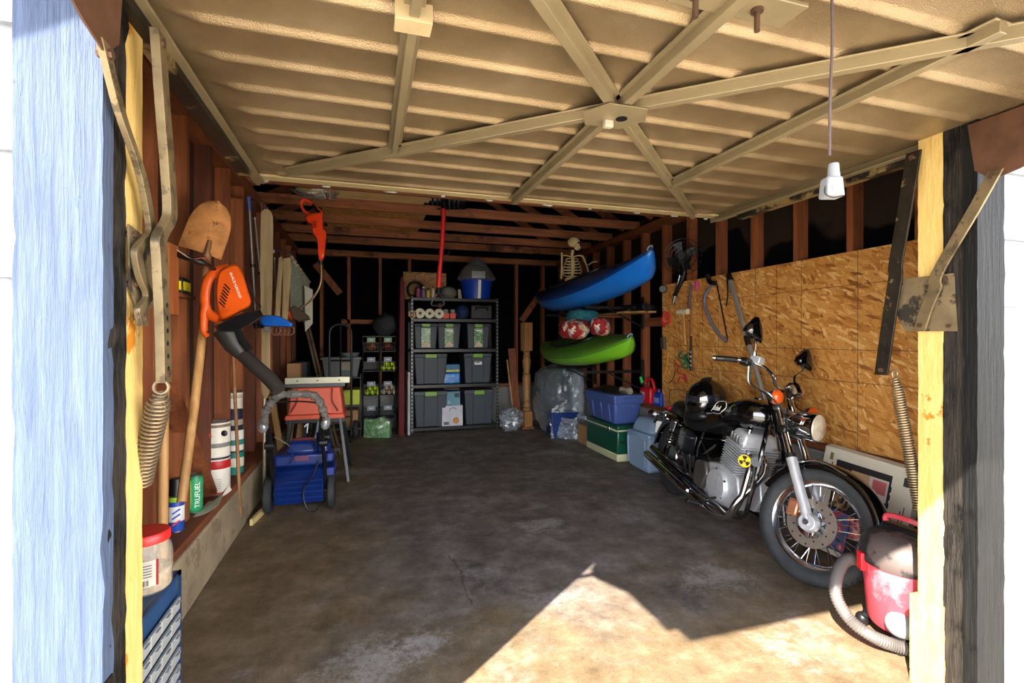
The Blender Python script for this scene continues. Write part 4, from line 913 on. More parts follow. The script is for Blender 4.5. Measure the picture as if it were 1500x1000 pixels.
tote(shx(658, 1.3), 1.131, .325, .35, 'slate tote with picture sleeve and sticker, middle of the three on the second shelf down', True, True)
tote(shx(701, 1.3), 1.131, .335, .35, 'slate tote with picture sleeve and sticker, right of the three on the second shelf down', True, True)
tote(shx(624, .85), .646, .46, .42, 'plain slate tote left of the blue bottle pack on the shelf', False)
tote(shx(700, .85), .646, .41, .42, 'slate tote with a white sticker right of the blue bottle pack', False, True)
tote(shx(623, .33), .066, .46, .49, 'big plain slate tote on the bottom shelf left of the white box', False)
tote(shx(702, .33), .066, .43, .49, 'big slate tote on the bottom shelf right of the white box', False)
wp = thing('bottle_pack', 'blue printed pack of water bottles between the totes on the middle shelf', 'bottle pack', (shx(661, .8), 6.78, .646))
cx = shx(662, .8)
MB().span((cx-.12, 6.66, .646), (cx+.12, 6.90, .80)).build('bottles', mat((20, 130, 220), .25, 0, .5, 34, .5, 40, coat=.5, spots=((160, 210, 236), 30., .62)), wp, .02)
MB().span((cx-.115, 6.665, .80), (cx+.115, 6.90, .915)).build('printed_carton', mat((44, 110, 150), .5, 0, .4, 24), wp, .006)
MB().span((cx-.116, 6.6635, .815), (cx+.116, 6.6645, .84)).build('yellow_print', mat((210, 206, 70), .5), wp)
wbx = thing('product_box', 'white printed appliance box on the bottom shelf between the big totes', 'box', (shx(663, .2), 6.78, .066)); cx = shx(663, .2)
MB().span((cx-.145, 6.65, .066), (cx+.145, 6.92, .345)).build('carton', mat((206, 206, 214), .6), wbx, .003)
MB().cyl((cx+.05, 6.6495, .14), (cx+.05, 6.648, .14), .045, n=24).build('food_print', mat((196, 130, 50), .5, 0, .4, 40), wbx)
MB().span((cx-.12, 6.648, .085), (cx-.05, 6.6495, .125)).build('print_patch', mat((90, 80, 90), .5), wbx)
MB().torus((cx+.01, 6.648, .265), (0, 1, 0), .05, .006, 24, 5, .2, 2.6).build('print_arc', mat((120, 140, 160), .5), wbx)
tb = thing('tissue_box', 'teal blue box standing on the white appliance box', 'box', (shx(664, .4), 6.78, .346)); cx = shx(664, .4)
MB().span((cx-.09, 6.66, .346), (cx+.10, 6.86, .54)).build('carton', mat((100, 150, 170), .6), tb, .003)
MB().span((cx+.02, 6.6585, .46), (cx+.085, 6.6595, .515)).build('print_patch', mat((30, 40, 50), .5), tb)
text('D', .05, M_WHITE, tb, fmat(V((cx-.05, 6.6588, .39)), V((1, 0, 0)), UP, V((0, -1, 0))), 'lettering')
MB().lathe([(.03, 0), (.03, .12), (.012, .16), (.012, .18)], 16, (shx(646, .15), 6.70, .066)).solo('water_bottle', mat((60, 90, 130), .3), 'small blue bottle squeezed beside the left big tote', 'bottle')
# second tier from the top
zt = 1.546
def roll(px, label, m, core, r=.062):
    x = shx(px, zt+.06); t = thing('paper_roll', label, 'roll', (x, 6.72, zt))
    MB().lathe([(.022, 0), (r, .0), (r+.002, .006), (r+.002, .25), (r, .256), (.022, .256)], 24, (x, 6.64, zt+r+.002), (0, 1, 0)).build('roll', m, t)
    MB().cyl((x, 6.638, zt+r+.002), (x, 6.66, zt+r+.002), .021, n=14).build('core', core, t)
M_TOWEL = mat((226, 218, 190), .9, 0, .1)
roll(604.0, 'brown-orange roll at the left end of the row of paper rolls', mat((196, 140, 74), .6), mat((70, 36, 20), .6), .055)
roll(615.5, 'cream paper towel roll first from the left of the three', M_TOWEL, M_BLACK, .068)
roll(629.5, 'cream paper towel roll in the middle of the three', M_TOWEL, M_BLACK, .066)
roll(643.5, 'cream paper towel roll last of the three, beside the red tins', M_TOWEL, M_BLACK, .066)
for px, lab in ((654, 'left of the two red tins with a pale lid on the second tier'), (664, 'right of the two red tins with a pale lid on the second tier')):
    x = shx(px, zt+.05); t = thing('red_tin', lab, 'tin', (x, 6.70, zt))
    MB().span((x-.045, 6.655, zt), (x+.043, 6.745, zt+.08)).build('body', mat((216, 60, 40), .45), t, .006)
    MB().cyl((x, 6.70, zt+.08), (x, 6.70, zt+.13), .036).build('lid', mat((140, 150, 140), .45), t, .004)
x = shx(679, zt+.08); MB().ball((x, 6.76, zt+.098), (.10, .11, .105), 20, 14, None, lambda d: 1+.12*mnoise.noise(d*3)).solo('stuff_sack', mat((22, 44, 86), .7), 'navy blue stuff sack beside the red tins on the second tier', 'sack')
x = shx(706, zt+.08); cs = thing('tool_case', 'black tool case with a handle at the right of the second tier', 'case', (x, 6.76, zt))
MB().span((x-.155, 6.66, zt), (x+.155, 6.9, zt+.20)).build('case', M_BLACK, cs, .015)
MB().tube(smooth([(x-.08, 6.655, zt+.12), (x-.075, 6.635, zt+.16), (x+.075, 6.635, zt+.16), (x+.08, 6.655, zt+.12)], 5), .010, 8).build('handle', M_BLKSATIN, cs)
for q in (-.11, .11): MB().span((x+q-.02, 6.652, zt+.05), (x+q+.02, 6.66, zt+.09)).build('latch', M_BLKSATIN, cs, .002)
# top of the shelf unit
zt = 1.831
xa, xb = shx(594, 2.1), shx(660, 2.1)
MB().span((xa, 7.02, zt), (xb, 7.045, zt+.39)).solo('strand_board', M_OSBX, 'strand board panel standing upright at the back of the shelf top', 'board')
x = shx(612, zt+.1); hc = thing('coiled_hose', 'black coiled hose standing at the left of the shelf top', 'hose', (x, 6.9, zt))
hm = MB(); hp_ = []
for i in range(121): a = 2*PI*i/24; hp_.append((x+.11*math.cos(a), 6.86+.018*i/24+.02, zt+.125+.11*math.sin(a)))
hm.tube(hp_, .013, 8).build('coil', M_BLACK, hc)
def bottle(px, y, r, h, m, cap, label, name='bottle'):
    x = shx(px, zt+.06); t = thing(name, label, 'bottle', (x, y, zt))
    MB().lathe([(r*.92, 0), (r, .006), (r, h*.72), (r*.45, h*.84), (r*.45, h*.88)], 18, (x, y, zt)).build('body', m, t)
    MB().cyl((x, y, zt+h*.86), (x, y, zt+h), r*.5, n=14).build('cap', cap, t, .002)
bottle(613, 6.68, .040, .17, mat((116, 34, 66), .4), M_BLACK, 'dark magenta bottle in front of the coiled hose')
bottle(621, 6.69, .030, .15, mat((96, 84, 130), .4), M_WHITE, 'pale purple bottle second from the left on the shelf top')
bottle(628, 6.69, .030, .13, mat((206, 170, 50), .45), M_BLACK, 'yellow bottle with a black cap on the shelf top')
bottle(635, 6.70, .022, .16, mat((220, 206, 176), .5), mat((60, 54, 50)), 'slim cream bottle beside the red shovel handle')
x = shx(659, zt+.06); hl = MB().ball((x, 6.78, zt+.075), (.12, .12, .10), 20, 12, None, lambda d: 1 if d.z > -.3 else .9).solo('hard_hat', mat((112, 112, 100), .6), 'greyish domed hat between the shovel handle and the blue tub', 'hat')
x = shx(675, zt+.06); MB().frus((x, 6.70, zt), (.05, .05, 0), (x-.012, 6.70, zt+.13), (.04, .03, 0)).solo('cleaner_bottle', mat((190, 180, 150), .5), 'cream flat bottle tucked against the blue tub', 'bottle', bevel=.008)
x = shx(702, zt+.1); bt = thing('party_tub', 'blue round tub with a white stripe on the shelf top', 'tub', (x, 6.80, zt))
MB().lathe([(.185, 0), (.19, .004), (.228, .26), (.238, .275), (.228, .275), (.185, .02)], 36, (x, 6.83, zt)).build('tub', M_ROYAL, bt)
MB().grid(lambda u, v: V((x-.02+.04*u, 6.83-math.sqrt((.191+.036*v)**2-(.02-.04*u)**2)-.001, zt+.006+.255*v)), 4, 4, .001, (0, 1, 0)).build('white_stripe', M_WHITE, bt)
MB().torus((x, 6.83, zt+.275), (0, 0, 1), .234, .006, 36, 6).build('rim', M_ROYAL, bt)
pk_ = thing('bagged_fan', 'grey appliance in a peaked clear plastic bag standing in the blue tub', 'appliance', (x, 6.83, zt+.02))
MB().ball((x-.01, 6.83, zt+.34), (.20, .15, .17), 24, 14).build('appliance', mat((96, 92, 84), .5, 0, .3, 8), pk_)
MB().span((x-.10, 6.655, zt+.285), (x+.09, 6.665, zt+.39)).build('paper_card', M_WHITE, pk_)
MB().lathe([(.24, .26), (.29, .30), (.22, .42), (.12, .53), (.008, .625)], 9, (x, 6.83, zt)).build('clear_bag', M_FILM, pk_)
# ------------------------------------------------------------------ red snow shovel hanging in front of the shelf
D5 = 4.78; rs_ = thing('snow_shovel', 'red-handled snow shovel with black ribbed blade hung from the ceiling joists', 'snow shovel', at(645, 430, D=D5))
M_RED = mat((214, 34, 40), .4, 0, .1, name='red_plastic')
MB().tube([at(650, 305, D=D5), at(648, 352, D=D5), at(644.5, 392, D=D5)], [.020, .021, .019], 12).tube([at(644.5, 390, D=D5), at(642.5, 421, D=D5)], .023, 12).build('shaft', M_RED, rs_)
MB().tube([at(650, 291, D=D5), at(650, 306, D=D5)], .024, 12).build('ferrule', M_BLKSATIN, rs_); MB().tube([at(642.7, 417, D=D5), at(642, 430, D=D5)], [.02, .028], 12).build('ferrule', M_BLKSATIN, rs_)
MB().tube(smooth([at(642, 427, D=D5), at(635, 437, D=D5), at(632, 446, D=D5), at(641, 447.5, D=D5), at(650, 446, D=D5), at(648, 437, D=D5), at(642, 427, D=D5)], 5), .008, 8).build('d_grip', mat((64, 66, 72), .4, .3), rs_)
bl = MB().grid(lambda u, v: at(616+66*u, 307-21*v, D=D5+.03)+FWD*(.05*math.sin(v*PI/1.2)+.004*math.sin(u*60)), 60, 8, .006, FWD); bl.build('blade', M_BLKSATIN, rs_)
for k in range(9):
    u0 = .05+.1*k; MB().tube([at(616+66*u0, 306, D=D5+.025), at(616+66*u0+(2.5 if k < 5 else -2.5), 288, D=D5+.06)], .006, 6).build('blade_rib', mat((70, 74, 78), .35), rs_)
MB().tube(smooth([at(646, 366, D=D5), at(655, 362, D=D5+.02), at(657, 372, D=D5+.03), at(641, 374, D=D5)], 5), .003, 5).build('wire_ring', M_IRON, rs_)
# ------------------------------------------------------------------ lumber on the joists
for i, (x0, x1, y0, z) in enumerate(((-.45, .55, 4.20, 2.591), (-.38, .50, 4.18, 2.604), (-.48, .60, 4.21, 2.617), (-.15, .40, 4.19, 2.630))):
    MB().span((x0, y0, z), (x1, y0+.42+.22*(i != 3), z+.012)).solo('thin_board', M_LUMP, ['lowest thin pale board of the pile on the nearest joist', 'second thin pale board up in the joist pile', 'third and longest thin pale board in the joist pile', 'short topmost thin pale board in the joist pile'][i], 'board', bevel=.001)
MB().span((-.42, 5.05, 2.591), (.62, 6.10, 2.605)).solo('strand_board_sheet', M_OSBF, 'strand board sheet lying across the ceiling joists', 'board')
ps = thing('plastic_bundle', 'yellowed insulation scrap wrapped in clear plastic above the orange trimmer', 'bundle', at(462, 282, D=4.3))
MB().ball(at(455, 277, D=4.35), (.13, .08, .035), 18, 10, None, lambda d: 1+.25*mnoise.noise(d*3)).build('insulation', mat((206, 170, 70), .8, 0, .2, 20), ps)
MB().ball(at(462, 281, D=4.35), (.19, .09, .05), 22, 12, None, lambda d: 1+.35*mnoise.noise(d*3.3)).build('film', M_FILM, ps)
bk = MB(); bcn = at(484, 287, D=4.25)
for k in range(5): bk.torus(bcn+V((0, 0, -.016*k+.03)), (0, 0, 1), .065-.008*k, .0022, 18, 5)
for k in range(8):
    a = 2*PI*k/8; bk.tube([bcn+V((.065*math.cos(a), .065*math.sin(a), .03)), bcn+V((.033*math.cos(a), .033*math.sin(a), -.034))], .002, 5)
bk.tube([bcn+V((0, -.065, .03)), bcn+V((0, -.03, .16))], .002, 5)
bk.solo('wire_basket', M_CHROME, 'small wire cage hanging beside the plastic-wrapped bundle', 'wire cage')
# ------------------------------------------------------------------ right wall
MB().span((2.8775, 1.81, .588), (2.8895, 4.252, 1.81)).solo('strand_board_sheet', M_OSB, 'large golden strand board sheet fixed to the right wall studs', 'board', (2.8775, 3.44, .588))
XO = 2.872
def kayak(label, m, md, mid, Ln, pitch, depth, crown, w, roll, lift, name='kayak', seam=None, gr=None):
    t = thing(name, label, 'kayak', mid); o = V(mid)
    f = V((0, -math.cos(pitch), math.sin(pitch))); side = V((-1, 0, 0)); up = side.cross(f) if False else V((0, math.sin(pitch), math.cos(pitch)))
    cr, sr = math.cos(roll), math.sin(roll)
    S_ = side*cr-up*sr*1.0; U_ = up*cr+side*sr
    def P(s, a, b): return o+f*(s*Ln/2)+S_*a+U_*b
    def sec(s):
        e = abs(s); ww = w*max(.012, (1-e**2.1))**.75; sh = lift*e**2.6
        k = depth*(1-.10*e**2)*(1 if e < .86 else max(.06, 1-((e-.86)/.14)**1.6*.94)); cn = crown*(1-e**1.5)+.012
        return ww, sh, k, cn
    ss = [-1+2*i/44 for i in range(45)]; ss = [math.copysign(abs(s)**.8, s) for s in ss]
    hull, deck = [], []
    for s in ss:
        ww, sh, k, cn = sec(s)
        hull.append([P(s, ww*math.cos(q)*(1 if abs(math.cos(q)) < .9 else 1), sh-k*abs(math.sin(q))**.72) for q in [PI*j/14 for j in range(15)]]+[P(s, -ww*.5, sh-.004), P(s, ww*.5, sh-.004)])
        deck.append([P(s, ww*1.02*math.cos(q), sh+cn*math.sin(q)**.9-.002*0) for q in [PI*j/12 for j in range(13)]]+[P(s, -ww*1.02, sh-.016), P(s, ww*1.02, sh-.016)])
    MB().rings(hull).build('hull', m, t, 0, 60)
    MB().rings(deck).build('deck', md, t, 0, 60)
    MB().tube([P(s, (.24*math.cos(a)), sec(s)[1]+crown*1.02+.012) for a in [2*PI*i/40 for i in range(40)] for s in (.42*math.sin(a)-.08,)], .016, 8, True).build('cockpit_rim', M_BLACK, t)
    MB().tube(smooth([P(.965, 0, lift*.9+.01), P(.99, .03, lift+.02), P(1.0, .0, lift+.035), P(.985, -.03, lift+.02)], 4, True), .007, 6, True).build('carry_loop', mat((120, 150, 170), .6), t)
    return t, P, sec
M_KB = mat((26, 124, 232), .3, 0, .06, coat=.3, name='bright_blue_hull'); M_KBD = mat((14, 58, 128), .4, 0, .1, name='deep_blue_deck')
M_KG = mat((120, 190, 40), .35, 0, .06, coat=.2, name='lime_green_hull'); M_KGD = mat((84, 140, 40), .45, 0, .1, name='green_deck')
kb, PB, sB = kayak('bright blue kayak on the upper wall rack with the skeleton seated in it', M_KB, M_KBD, (2.45, 5.18, 1.885), 2.96, R(2.2), .235, .11, .33, R(23), .12)
kg, PG, sG = kayak('lime green kayak on the lower wall rack under the floral cushions', M_KG, M_KGD, (2.45, 5.28, 1.165), 2.42, R(1.8), .175, .10, .31, R(22), .085)
MB().tube([PB(-.25, .20, -.235), PB(.05, .22, -.232), PB(.12, .26, -.20)], .010, 6).build('strap', M_BLACK, kb)
for y, z in ((4.62, 1.625), (5.75, 1.595), (4.62, .945), (5.75, .93)):
    ra = thing('kayak_bracket', {(4.62, 1.625): 'dark steel rack arm under the near half of the blue kayak', (5.75, 1.595): 'dark steel rack arm under the far half of the blue kayak', (4.62, .945): 'dark steel rack arm under the near half of the green kayak', (5.75, .93): 'dark steel rack arm under the far half of the green kayak'}[(y, z)], 'bracket', (2.89, y, z))
    MB().span((2.2, y-.015, z-.04), (2.885, y+.015, z-.012)).build('arm', M_BLKSATIN, ra, .003)
    MB().span((2.87, y-.02, z-.25), (2.889, y+.02, z+.1)).build('wall_plate', M_BLKSATIN, ra, .002)
    MB().bar((2.86, y, z-.22), (2.45, y, z-.03), .02, .014).build('strut', M_BLKSATIN, ra)
# shelf boards between the kayaks with paddles
for i, (x, w_, y0, y1) in enumerate(((2.60, .08, 4.45, 6.1), (2.70, .08, 4.35, 6.0), (2.80, .09, 4.31, 6.0))):
    MB().span((x-w_/2, y0, 1.535), (x+w_/2, y1, 1.555)).solo('rack_board', M_LUMY, ['outer pale board of the narrow shelf under the blue kayak', 'middle pale board of the narrow shelf under the blue kayak', 'inner pale board of the narrow shelf under the blue kayak'][i], 'board', bevel=.002)
MB().span((2.50, 4.9, 1.51), (2.885, 4.94, 1.534)).solo('board_bracket', M_STUDX, 'small wooden bracket carrying the shelf boards under the blue kayak', 'bracket')
MB().span((2.50, 5.7, 1.51), (2.885, 5.74, 1.534)).solo('board_bracket', M_STUDX, 'far wooden bracket carrying the shelf boards under the blue kayak', 'bracket')
pdl = thing('kayak_paddle', 'black paddle lying along the shelf boards between the kayaks', 'paddle', (2.66, 4.5, 1.556))
MB().tube([(2.66, 4.42, 1.592), (2.68, 6.0, 1.592)], .018, 10).build('shaft', M_BLACK, pdl)
MB().ball((2.665, 4.72, 1.596), (.05, .26, .038), 16, 12).build('blade', M_BLKSATIN, pdl)
MB().cyl((2.66, 4.55, 1.585), (2.66, 4.52, 1.585), .022).build('ferrule', M_CHROME, pdl)
for i, (x, lab) in enumerate(((2.76, 'black rolled pad on the shelf boards beside the paddle'), (2.83, 'smaller black rolled pad against the wall on the shelf boards'))):
    MB().cyl((x, 4.36, 1.556+.042-.01*i), (x, 5.1, 1.556+.042-.01*i), .042-.01*i, n=16).solo('rolled_pad', M_BLKSATIN, lab, 'pad', bevel=.006)
# skeleton in the blue kayak
M_BONE = mat((206, 184, 132), .6, 0, .2, 14, .2, 40, name='yellowed_bone_plastic')
so = PB(-.13, 0, .08); sk = thing('skeleton', 'toy skeleton sitting upright in the blue kayak', 'skeleton', so)
sd_ = 5.62
def sp(px, py, d=0): return at(px, py, D=sd_+d)
hd_ = sp(841, 356)
def skull(d): return 1.0-.12*max(0, d.z*-1)+.05*max(0, d.x)
so_ = MB(fmat(hd_, (RGT*.86-FWD*.5).normalized(), (RGT*.5+FWD*.86).normalized(), UP))
so_.ball((-.008, 0, .012), (.072, .056, .062), 20, 14, None, skull); sko = so_.build('skull', M_BONE, sk)
Mh = so_.M
MB(Mh).ball((.038, 0, -.03), (.034, .036, .04), 14, 10).build('face_bone', M_BONE, sk)
MB(Mh).frus((.042, 0, -.085), (.04, .045, 0), (.035, 0, -.052), (.06, .07, 0)).build('jaw', M_BONE, sk, .008)
for s in (-1, 1): MB(Mh).ball((.064, .022*s, -.004), (.010, .013, .013), 10, 8).build('eye_socket', M_BLACK, sk)
MB(Mh).ball((.073, 0, -.028), (.006, .008, .010), 8, 6).build('nose_socket', M_BLACK, sk)
for k in range(5): MB(Mh).box((.068, -.018+.009*k, -.055), (.006, .007, .016)).build('tooth', M_WHITE, sk)
MB().tube(smooth([sp(839, 366), sp(838, 375), sp(840, 385), sp(839, 398), sp(838, 410)], 6), [.016+.004*(i % 2) for i in range(25)], 8).build('spine', M_BONE, sk)
for k in range(6):
    yy = 379+4.2*k; wd = 9+1.6*min(k, 3)
    for s in (-1, 1): MB().tube(smooth([sp(838, yy-1, .03), sp(838+s*wd*.8, yy, .03), sp(838+s*wd, yy+2, -.03), sp(838+s*wd*.6, yy+4.5, -.09), sp(838+s*2, yy+4, -.10)], 4), .0055, 6).build('rib', M_BONE, sk)
MB().tube([sp(838, 378, -.10), sp(838, 398, -.11)], .010, 6).build('breastbone', M_BONE, sk)
for s in (-1, 1): MB().tube(smooth([sp(838, 377, -.09), sp(838+s*9, 374, -.05), sp(838+s*16, 375, 0)], 4), .008, 6).build('collarbone', M_BONE, sk)
MB().tube([sp(823, 370, .0), sp(823, 388, -.02), sp(822, 408, -.04)], [.012, .009, .011], 8).build('upper_arm', M_BONE, sk)
MB().tube([sp(854, 376, 0), sp(860, 390, -.05), sp(862, 400, -.06)], [.012, .009, .010], 8).build('upper_arm', M_BONE, sk)
MB().tube(smooth([sp(862, 388, -.08), sp(868, 384, -.15), sp(875, 383, -.2)], 4), .008, 8).build('forearm', M_BONE, sk)
MB().ball(sp(838, 410), (.09, .07, .04), 14, 8).build('pelvis', M_BONE, sk)
# cushions on the green kayak
def pillow(c, r, m, label, rot=0, s=0):
    return MB(Matrix.Translation(V(c)) @ Matrix.Rotation(rot, 4, 'Z')).ball((0, 0, 0), r, 24, 14, None, lambda d: (abs(d.x)**3+abs(d.y)**3+abs(d.z)**3)**(-1/3.)*(1+.14*mnoise.noise(d*2+V((s, 0, 0))))).solo('cushion', m, label, 'cushion', bevel=0)
tqz = NT('red_floral_cloth'); vo = tqz.n.new('ShaderNodeTexVoronoi'); vo.inputs['Scale'].default_value = 22; tqz.l.new(tqz.co, vo.inputs['Vector'])
M_FLOR = tqz.set(tqz.mix(tqz.ramp(tqz.noise(tqz.co, 9, 3), [(.5, G0), (.54, G1)]), (146, 22, 30), tqz.ramp(tqz.sep(vo.outputs['Color'])[0], [(0, (226, 214, 196)), (.3, (206, 92, 76)), (.55, (200, 168, 110)), (.75, (140, 150, 150)), (1, (230, 222, 206))], True)), .8)
M_TEAL = mat((40, 112, 124), .85, 0, .35, 30, .3, 60, name='teal_woven_cloth')
zk = 1.30
pillow(at(841, 482, D=5.30), (.13, .17, .105), M_FLOR, 'red floral cushion at the left on the green kayak', .3)
pillow(at(879, 478, D=5.05), (.10, .14, .095), M_FLOR, 'round red floral cushion at the right on the green kayak', -.4, 4)
pillow(at(853, 464, D=5.50), (.16, .18, .085), M_TEAL, 'teal woven cushion lying on the floral ones', .1, 9)
# newel post
nx, ny = 2.20, 6.55; nw = thing('newel_post', 'turned wooden newel post standing on end by the back wall', 'post', (nx, ny, 0))
M_NEWEL = wood((150, 100, 54), (196, 146, 88), 'z', 1.2, .5, name='varnished_pine')
MB(Matrix.Translation((nx, ny, 0)) @ Matrix.Rotation(.25, 4, 'Z')).span((-.062, -.062, .025), (.062, .062, .24)).build('base_block', M_NEWEL, nw, .004)
MB(Matrix.Translation((nx, ny, 0)) @ Matrix.Rotation(.25, 4, 'Z')).span((-.062, -.062, 1.10), (.062, .062, 1.50)).build('top_block', M_NEWEL, nw, .004)
MB().lathe([(.03, .24), (.055, .245), (.06, .265), (.045, .28), (.04, .29), (.058, .31), (.05, .34), (.04, .37), (.058, .40), (.048, .42), (.052, .55), (.06, .68), (.056, .75), (.045, .76), (.058, .775), (.045, .79), (.044, .81), (.052, .86), (.06, .95), (.05, 1.0), (.04, 1.01), (.055, 1.03), (.04, 1.05), (.038, 1.07), (.056, 1.085), (.03, 1.10)], 28, (nx, ny, 0)).build('turning', M_NEWEL, nw, 0, 50)
MB().span((nx-.085, ny-.085, 0), (nx+.085, ny+.085, .025)).build('foot', M_STUDX, nw, .003)
MB().bar((2.17, 6.84, .0), (2.13, 7.05, 1.12), .11, .04, FWD).solo('old_board', M_STUD, 'short dark board leaning behind the newel post', 'board', bevel=.003)
MB().bar((2.07, 6.70, 0), (2.06, 7.06, .95), .02, .02).solo('thin_lath', M_LUMZ, 'thin pale lath leaning just left of the newel post', 'lath')
# crumpled clear bag by the shelf
cbm = MB().ball((1.92, 6.40, .165), (.17, .15, .165), 34, 24, None, lambda d: 1+.22*mnoise.noise(d*4)-.2*abs(mnoise.noise(d*9))+random.uniform(-.075, .075))
cbm.solo('crumpled_bag', M_FILM2, 'crumpled clear plastic bag on the floor between shelf unit and newel post', 'bag', sharp=6)
# plastic wrapped furniture and tub
pw = thing('wrapped_furniture', 'furniture draped in clear plastic under the green kayak', 'furniture', (2.56, 6.1, 0))
MB().span((2.40, 5.98, .42), (2.78, 6.42, .80)).build('seat_block', mat((70, 78, 88), .8, 0, .15), pw, .03)
MB().span((2.62, 5.9, .04), (2.80, 6.4, .82)).build('side_panel', mat((176, 182, 188), .7, 0, .12), pw, .02)
MB().ball((2.50, 6.22, .62), (.28, .27, .30), 24, 16, None, lambda d: 1+.15*mnoise.noise(d*2)).build('padded_back', mat((80, 86, 92), .8, 0, .2), pw)
def drape(d):
    k = (abs(d.x)**4+abs(d.y)**4+abs(d.z)**4)**(-.25)
    return k*(1+.10*mnoise.noise(d*2.4)-.09*abs(mnoise.noise(d*6))-.05*abs(mnoise.noise(d*13))+random.uniform(-.022, .022))
MB().ball((2.53, 6.12, .45), (.30, .37, .455), 54, 40, None, drape).build('clear_drape', M_FILM, pw, 0, 9)
skf = MB().grid(lambda u, v: V((2.22+.56*u, 5.68+.10*math.sin(u*9)+.07*abs(mnoise.noise(V((u*8, v*6, 0))))+random.uniform(-.014, .014)-.05*(1-v), .012+.26*v+.035*v*mnoise.noise(V((u*7, v*5, 3))))), 44, 20, .003, (0, 1, 0))
skf.build('trailing_film', M_FILM2, pw, 0, 6)
tb2 = thing('storage_tub', 'deep blue tub under the trailing plastic beside the newel post', 'tub', (2.42, 5.88, 0))
MB().frus((2.44, 5.86, 0), (.30, .22, 0), (2.44, 5.86, .30), (.36, .26, 0)).build('tub', mat((16, 50, 110), .4, 0, .1), tb2, .01)
MB().frus((2.44, 5.86, .30), (.38, .28, 0), (2.44, 5.86, .325), (.38, .28, 0)).build('rim', mat((16, 50, 110), .4, 0, .1), tb2, .006)
# cooler, tub on cooler
clr = thing('camping_cooler', 'dark green camping cooler with a cream base and lid seam', 'cooler', (2.62, 4.81, 0))
def rb(x0, x1, y0, y1, z0, z1, m, n, p, b=.02): return MB().span((x0, y0, z0), (x1, y1, z1)).build(n, m, p, b)
M_GRN = mat((10, 74, 56), .35, 0, .08, coat=.2); M_CRM = mat((196, 196, 158), .5, 0, .06)
rb(2.475, 2.795, 4.445, 5.18, .0, .085, M_CRM, 'base', clr); rb(2.478, 2.792, 4.448, 5.177, .075, .315, M_GRN, 'body', clr, .015)
rb(2.472, 2.796, 4.442, 5.183, .312, .328, M_CRM, 'seam_trim', clr, .006); rb(2.475, 2.793, 4.445, 5.18, .326, .37, M_GRN, 'lid', clr, .012)
MB().span((2.464, 4.60, .29), (2.476, 4.64, .34)).build('latch', M_CHROME, clr, .003)
MB().tube(smooth([(2.52, 4.447, .22), (2.52, 4.425, .20), (2.74, 4.425, .20), (2.74, 4.447, .22)], 4), .007, 6).build('side_handle', M_CHROME, clr)
t2 = thing('storage_tub', 'medium blue tub standing on the green cooler', 'tub', (2.63, 4.83, .372))
M_TB = mat((66, 88, 150), .45, 0, .06)
MB().frus((2.63, 4.82, .372), (.27, .58, 0), (2.63, 4.82, .60), (.32, .66, 0)).build('bin', M_TB, t2, .025)
MB().frus((2.63, 4.82, .585), (.345, .69, 0), (2.63, 4.82, .685), (.355, .70, 0)).build('rim_band', M_TB, t2, .014)
for y in (4.62, 4.80, 5.0): MB().bar((2.488, y, .40), (2.466, y, .575), .018, .008, (1, 0, 0)).build('rib', mat((70, 98, 170), .45), t2, .003)
MB().span((2.555, 4.455, .615), (2.72, 4.472, .655)).build('grip', M_TB, t2, .006)
for x in (2.57, 2.69): MB().bar((x, 4.532, .40), (x, 4.498, .575), .02, .008, (0, 1, 0)).build('rib', mat((80, 108, 178), .45), t2, .003)
lidm = MB().grid(lambda u, v: V((2.475+.32*u, 4.50+.66*v, .697+.05*math.sin(u*PI)*math.sin(v*PI)+.02*mnoise.noise(V((u*3, v*5, 1))))), 14, 22, .008)
lidm.solo('black_bag', mat((34, 36, 38), .35, 0, .2, 20), 'black plastic sheet laid over the open medium blue tub', 'sheet')
MB().cyl((2.62, 4.44, .728), (2.62, 4.60, .728), .036, n=18).solo('clear_cup', M_JAR, 'small clear cup lying on the corner of the blue tub', 'cup')
MB().span((2.52, 5.24, 0), (2.76, 5.50, .22)).solo('cardboard_box', M_CARD, 'plain cardboard box on the floor behind the green cooler', 'box', bevel=.004)
# pale grey-blue tub
t3 = thing('litter_tub', 'pale grey-blue tub with a domed hood beside the rear motorcycle wheel', 'tub', (2.66, 4.15, 0))
M_PB = mat((134, 158, 186), .45, 0, .05)
MB().frus((2.665, 4.15, .0), (.26, .36, 0), (2.665, 4.15, .345), (.285, .42, 0)).build('base_bin', M_PB, t3, .03)
MB().frus((2.665, 4.15, .335), (.275, .40, 0), (2.665, 4.15, .365), (.27, .39, 0)).build('shoulder', M_PB, t3, .012)
MB().frus((2.675, 4.15, .355), (.25, .38, 0), (2.695, 4.15, .50), (.18, .30, 0)).build('hood', M_PB, t3, .05, seg=4)
MB().bar((2.518, 4.0, .06), (2.512, 4.0, .31), .02, .01, (1, 0, 0)).bar((2.518, 4.30, .06), (2.512, 4.30, .31), .02, .01, (1, 0, 0)).build('rib', mat((160, 180, 204), .45), t3, .004)
